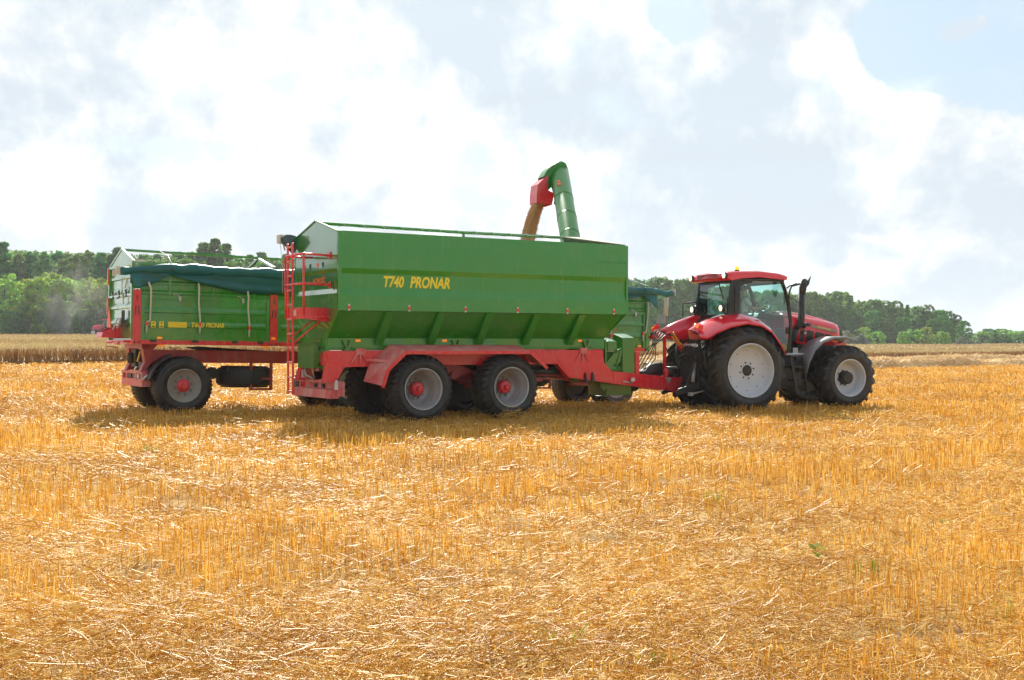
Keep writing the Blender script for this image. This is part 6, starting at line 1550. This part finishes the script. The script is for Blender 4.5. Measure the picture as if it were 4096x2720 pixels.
# ------------------------------------------------------------------ light and sky
SUN_TO = Vector((-.20, 1.33, 1.0)).normalized()
EXPO = .7
HAZE = .00024
def build_sky():
    w = bpy.data.worlds.new('World'); scene.world = w; w.use_nodes = True
    nt = w.node_tree; nt.nodes.clear(); L = nt.links.new
    out = N(nt, 'ShaderNodeOutputWorld'); bg = N(nt, 'ShaderNodeBackground', i_Strength=.093)
    sky = N(nt, 'ShaderNodeTexSky', sky_type='NISHITA', sun_disc=False)
    sky.sun_elevation = math.asin(SUN_TO.z); sky.sun_rotation = math.atan2(SUN_TO.x, SUN_TO.y)
    sky.dust_density = 1.6; sky.air_density = 1.0
    tc = N(nt, 'ShaderNodeTexCoord')
    nm = N(nt, 'ShaderNodeVectorMath', operation='NORMALIZE'); L(tc.outputs['Generated'], nm.inputs[0])
    sp = N(nt, 'ShaderNodeSeparateXYZ'); L(nm.outputs[0], sp.inputs[0])
    # cloud deck coordinates: direction carried onto a flat layer overhead
    den = N(nt, 'ShaderNodeMath', operation='ADD', i_1=.16); mx0 = N(nt, 'ShaderNodeMath', operation='MAXIMUM', i_1=0.0); L(sp.outputs[2], mx0.inputs[0]); L(mx0.outputs[0], den.inputs[0])
    dx = N(nt, 'ShaderNodeMath', operation='DIVIDE'); dy = N(nt, 'ShaderNodeMath', operation='DIVIDE'); L(sp.outputs[0], dx.inputs[0]); L(den.outputs[0], dx.inputs[1]); L(sp.outputs[1], dy.inputs[0]); L(den.outputs[0], dy.inputs[1])
    cb = N(nt, 'ShaderNodeCombineXYZ'); L(dx.outputs[0], cb.inputs[0]); L(dy.outputs[0], cb.inputs[1]); L(sp.outputs[2], cb.inputs[2])
    n_big = N(nt, 'ShaderNodeTexNoise', i_Scale=1.15, i_Detail=9.0, i_Roughness=.56, i_Distortion=.35); L(cb.outputs[0], n_big.inputs['Vector'])
    n_dir = N(nt, 'ShaderNodeTexNoise', i_Scale=7.5, i_Detail=10.0, i_Roughness=.58, i_Distortion=.25); L(nm.outputs[0], n_dir.inputs['Vector'])
    n_fine = N(nt, 'ShaderNodeTexNoise', i_Scale=26.0, i_Detail=6.0, i_Roughness=.6); L(nm.outputs[0], n_fine.inputs['Vector'])
    # direction bent by noise so the patches get ragged edges
    wv = N(nt, 'ShaderNodeVectorMath', operation='MULTIPLY_ADD'); wv.inputs[1].default_value = (.11, .11, .11); L(n_dir.outputs['Color'], wv.inputs[0])
    sb = N(nt, 'ShaderNodeVectorMath', operation='ADD'); sb.inputs[1].default_value = (-.055, -.055, -.055); L(nm.outputs[0], wv.inputs[2]); L(wv.outputs[0], sb.inputs[0])
    def patch(px, py, rx, ry, amp):
        """an elliptical region of the sky about one compass bearing and height (degrees worked out from the photo)"""
        d = Vector(((px - 1180) / 2750, 1, (790 - py) / 2750)).normalized()
        s1 = N(nt, 'ShaderNodeVectorMath', operation='SUBTRACT'); s1.inputs[1].default_value = d; L(sb.outputs[0], s1.inputs[0])
        s2 = N(nt, 'ShaderNodeVectorMath', operation='MULTIPLY'); s2.inputs[1].default_value = (2750 / rx, 2750 / max(rx, ry), 2750 / ry); L(s1.outputs[0], s2.inputs[0])
        ln = N(nt, 'ShaderNodeVectorMath', operation='LENGTH'); L(s2.outputs[0], ln.inputs[0])
        mr = N(nt, 'ShaderNodeMapRange', interpolation_type='SMOOTHSTEP', i_1=1.0, i_2=.35, i_3=0.0, i_4=amp); L(ln.outputs['Value'], mr.inputs[0])
        return mr.outputs[0]
    def total(socks):
        cur = socks[0]
        for s_ in socks[1:]:
            a = N(nt, 'ShaderNodeMath', operation='ADD'); L(cur, a.inputs[0]); L(s_, a.inputs[1]); cur = a.outputs[0]
        return cur
    shade = total([patch(*p) for p in ((330, 265, 270, 140, .50), (120, 130, 220, 140, .32), (1360, 250, 190, 210, .58), (1780, 320, 330, 160, .46), (1700, 450, 280, 100, .50), (1930, 505, 240, 70, .38), (1930, 595, 190, 45, .50), (2080, 230, 150, 120, -.30), (2230, 330, 160, 90, -.25), (1020, 490, 300, 90, .42), (480, 490, 360, 100, .52), (880, 170, 300, 150, -.55), (560, 390, 260, 130, -.35), (2020, 130, 210, 110, -.75), (2230, 450, 180, 90, .18), (1130, 50, 300, 90, .24), (1650, 110, 220, 90, -.25), (170, 430, 230, 110, -.35), (2150, 600, 300, 90, -.25))])
    blue = total([patch(*p) for p in ((2230, 40, 300, 190, 1.7), (2300, 190, 150, 120, 1.2), (1560, 25, 120, 100, .75), (90, 600, 340, 50, .50), (640, 175, 110, 50, .45), (1440, 290, 150, 90, .40), (330, 350, 230, 60, .38), (640, 560, 300, 40, .35), (2255, 90, 85, 70, -1.3), (2340, 150, 90, 80, -1.1))])
    # cloud body from the layer noise
    c1 = N(nt, 'ShaderNodeMapRange', interpolation_type='SMOOTHSTEP', i_1=.40, i_2=.60, i_3=0, i_4=1); L(n_big.outputs['Fac'], c1.inputs[0])
    sh0 = N(nt, 'ShaderNodeMapRange', clamp=False, i_1=.42, i_2=.58, i_3=-.44, i_4=.44); L(n_dir.outputs['Fac'], sh0.inputs[0])
    sf = N(nt, 'ShaderNodeMapRange', clamp=False, i_1=.40, i_2=.60, i_3=-.24, i_4=.24); L(n_fine.outputs['Fac'], sf.inputs[0])
    sh = N(nt, 'ShaderNodeMath', operation='ADD', use_clamp=True); L(total([shade, sh0.outputs[0], sf.outputs[0]]), sh.inputs[0])
    lit = ramp(nt, [(0, (9.6, 9.6, 9.6)), (.22, (7.6, 7.7, 7.75)), (.34, (6.5, 6.75, 6.9)), (.60, (5.65, 6.1, 6.4)), (1, (4.85, 5.45, 6.0))]); L(sh.outputs[0], lit.inputs['Fac'])
    # clear air: the physical sky, whitened by haze
    hz = N(nt, 'ShaderNodeMix', data_type='RGBA'); hz.inputs[0].default_value = .80; hz.inputs[7].default_value = (3.9, 5.05, 6.0, 1); L(sky.outputs[0], hz.inputs[6])
    cov = N(nt, 'ShaderNodeMath', operation='MULTIPLY_ADD', i_1=.22, i_2=.80); L(c1.outputs[0], cov.inputs[0])
    bh = N(nt, 'ShaderNodeMapRange', interpolation_type='SMOOTHSTEP', i_1=.15, i_2=-.45, i_3=0.0, i_4=.62); L(sp.outputs[1], bh.inputs[0])   # clearer sky away from the sun
    cv1 = N(nt, 'ShaderNodeMath', operation='SUBTRACT'); L(cov.outputs[0], cv1.inputs[0]); L(bh.outputs[0], cv1.inputs[1])
    hw = N(nt, 'ShaderNodeMath', operation='SUBTRACT', i_0=.80); L(bh.outputs[0], hw.inputs[1]); L(hw.outputs[0], hz.inputs[0])
    edge = N(nt, 'ShaderNodeMath', operation='MULTIPLY_ADD', i_1=-.65); L(sh0.outputs[0], edge.inputs[0]); L(blue, edge.inputs[2])
    ed2 = N(nt, 'ShaderNodeMapRange', interpolation_type='SMOOTHSTEP', i_1=.26, i_2=.62, i_3=0, i_4=.85); L(edge.outputs[0], ed2.inputs[0])
    cv2 = N(nt, 'ShaderNodeMath', operation='SUBTRACT', use_clamp=True); L(cv1.outputs[0], cv2.inputs[0]); L(ed2.outputs[0], cv2.inputs[1])
    mix = N(nt, 'ShaderNodeMix', data_type='RGBA'); L(cv2.outputs[0], mix.inputs[0]); L(hz.outputs[2], mix.inputs[6]); L(lit.outputs[0], mix.inputs[7])
    L(mix.outputs[2], bg.inputs['Color']); L(bg.outputs[0], out.inputs['Surface'])
    w.cycles.sampling_method = 'MANUAL'; w.cycles.sample_map_resolution = 512

def build_sun():
    l = bpy.data.lights.new('sun', 'SUN'); l.energy = 5.0; l.angle = R(.53); l.color = (1, .95, .86)
    o = bpy.data.objects.new('sun', l); link(o); o.location = (0, 0, 40)
    o.rotation_euler = (-SUN_TO).to_track_quat('-Z', 'Y').to_euler()

def build_camera():
    c = bpy.data.cameras.new('camera'); c.sensor_width = 36; c.lens = 4770.8 / 4096 * 36; c.clip_end = 6000; c.shift_y = 10 / 4096
    o = bpy.data.objects.new('camera', c); link(o); o.location = (0, 0, CAM_H); o.rotation_euler = (R(90), 0, 0)
    scene.camera = o

# ------------------------------------------------------------------ assemble
build_camera(); build_sun(); build_sky()
trailer, spout = chaser_trailer()
tip = tipping_trailer()
tip2 = copy_tree(tip)
off = Matrix.Rotation(R(30.5), 3, 'Z') @ (Matrix.Rotation(R(.9), 3, 'Y') @ Vector((7.85, 0, 0)))
tip2.location = Vector(tip.location) + off
tag(tip2, 'farther green tipping trailer, its covered front end showing between big trailer and red tractor', 'trailer', 'tipping trailers coupled in a row')
tr = tractor()
driver(tr)
_D = 205.0; _x = (253 - 1180) / 2750 * _D
far_tractor((_x, _D, float(ground_z(_x, _D)) + .45), R(172))
build_ground(); build_stubble(); build_crop(); build_windrows(); build_weeds()
build_trees()
build_grain(spout)
build_dust(); build_haze()

scene.view_settings.view_transform = 'Standard'; scene.view_settings.look = 'None'
scene.view_settings.exposure = EXPO; scene.view_settings.gamma = 1
cy = scene.cycles
cy.max_bounces = 8; cy.diffuse_bounces = 3; cy.glossy_bounces = 3; cy.transmission_bounces = 4; cy.transparent_max_bounces = 8; cy.volume_bounces = 0
cy.use_denoising = True
cy.volume_step_rate = 4; cy.sample_clamp_indirect = 6
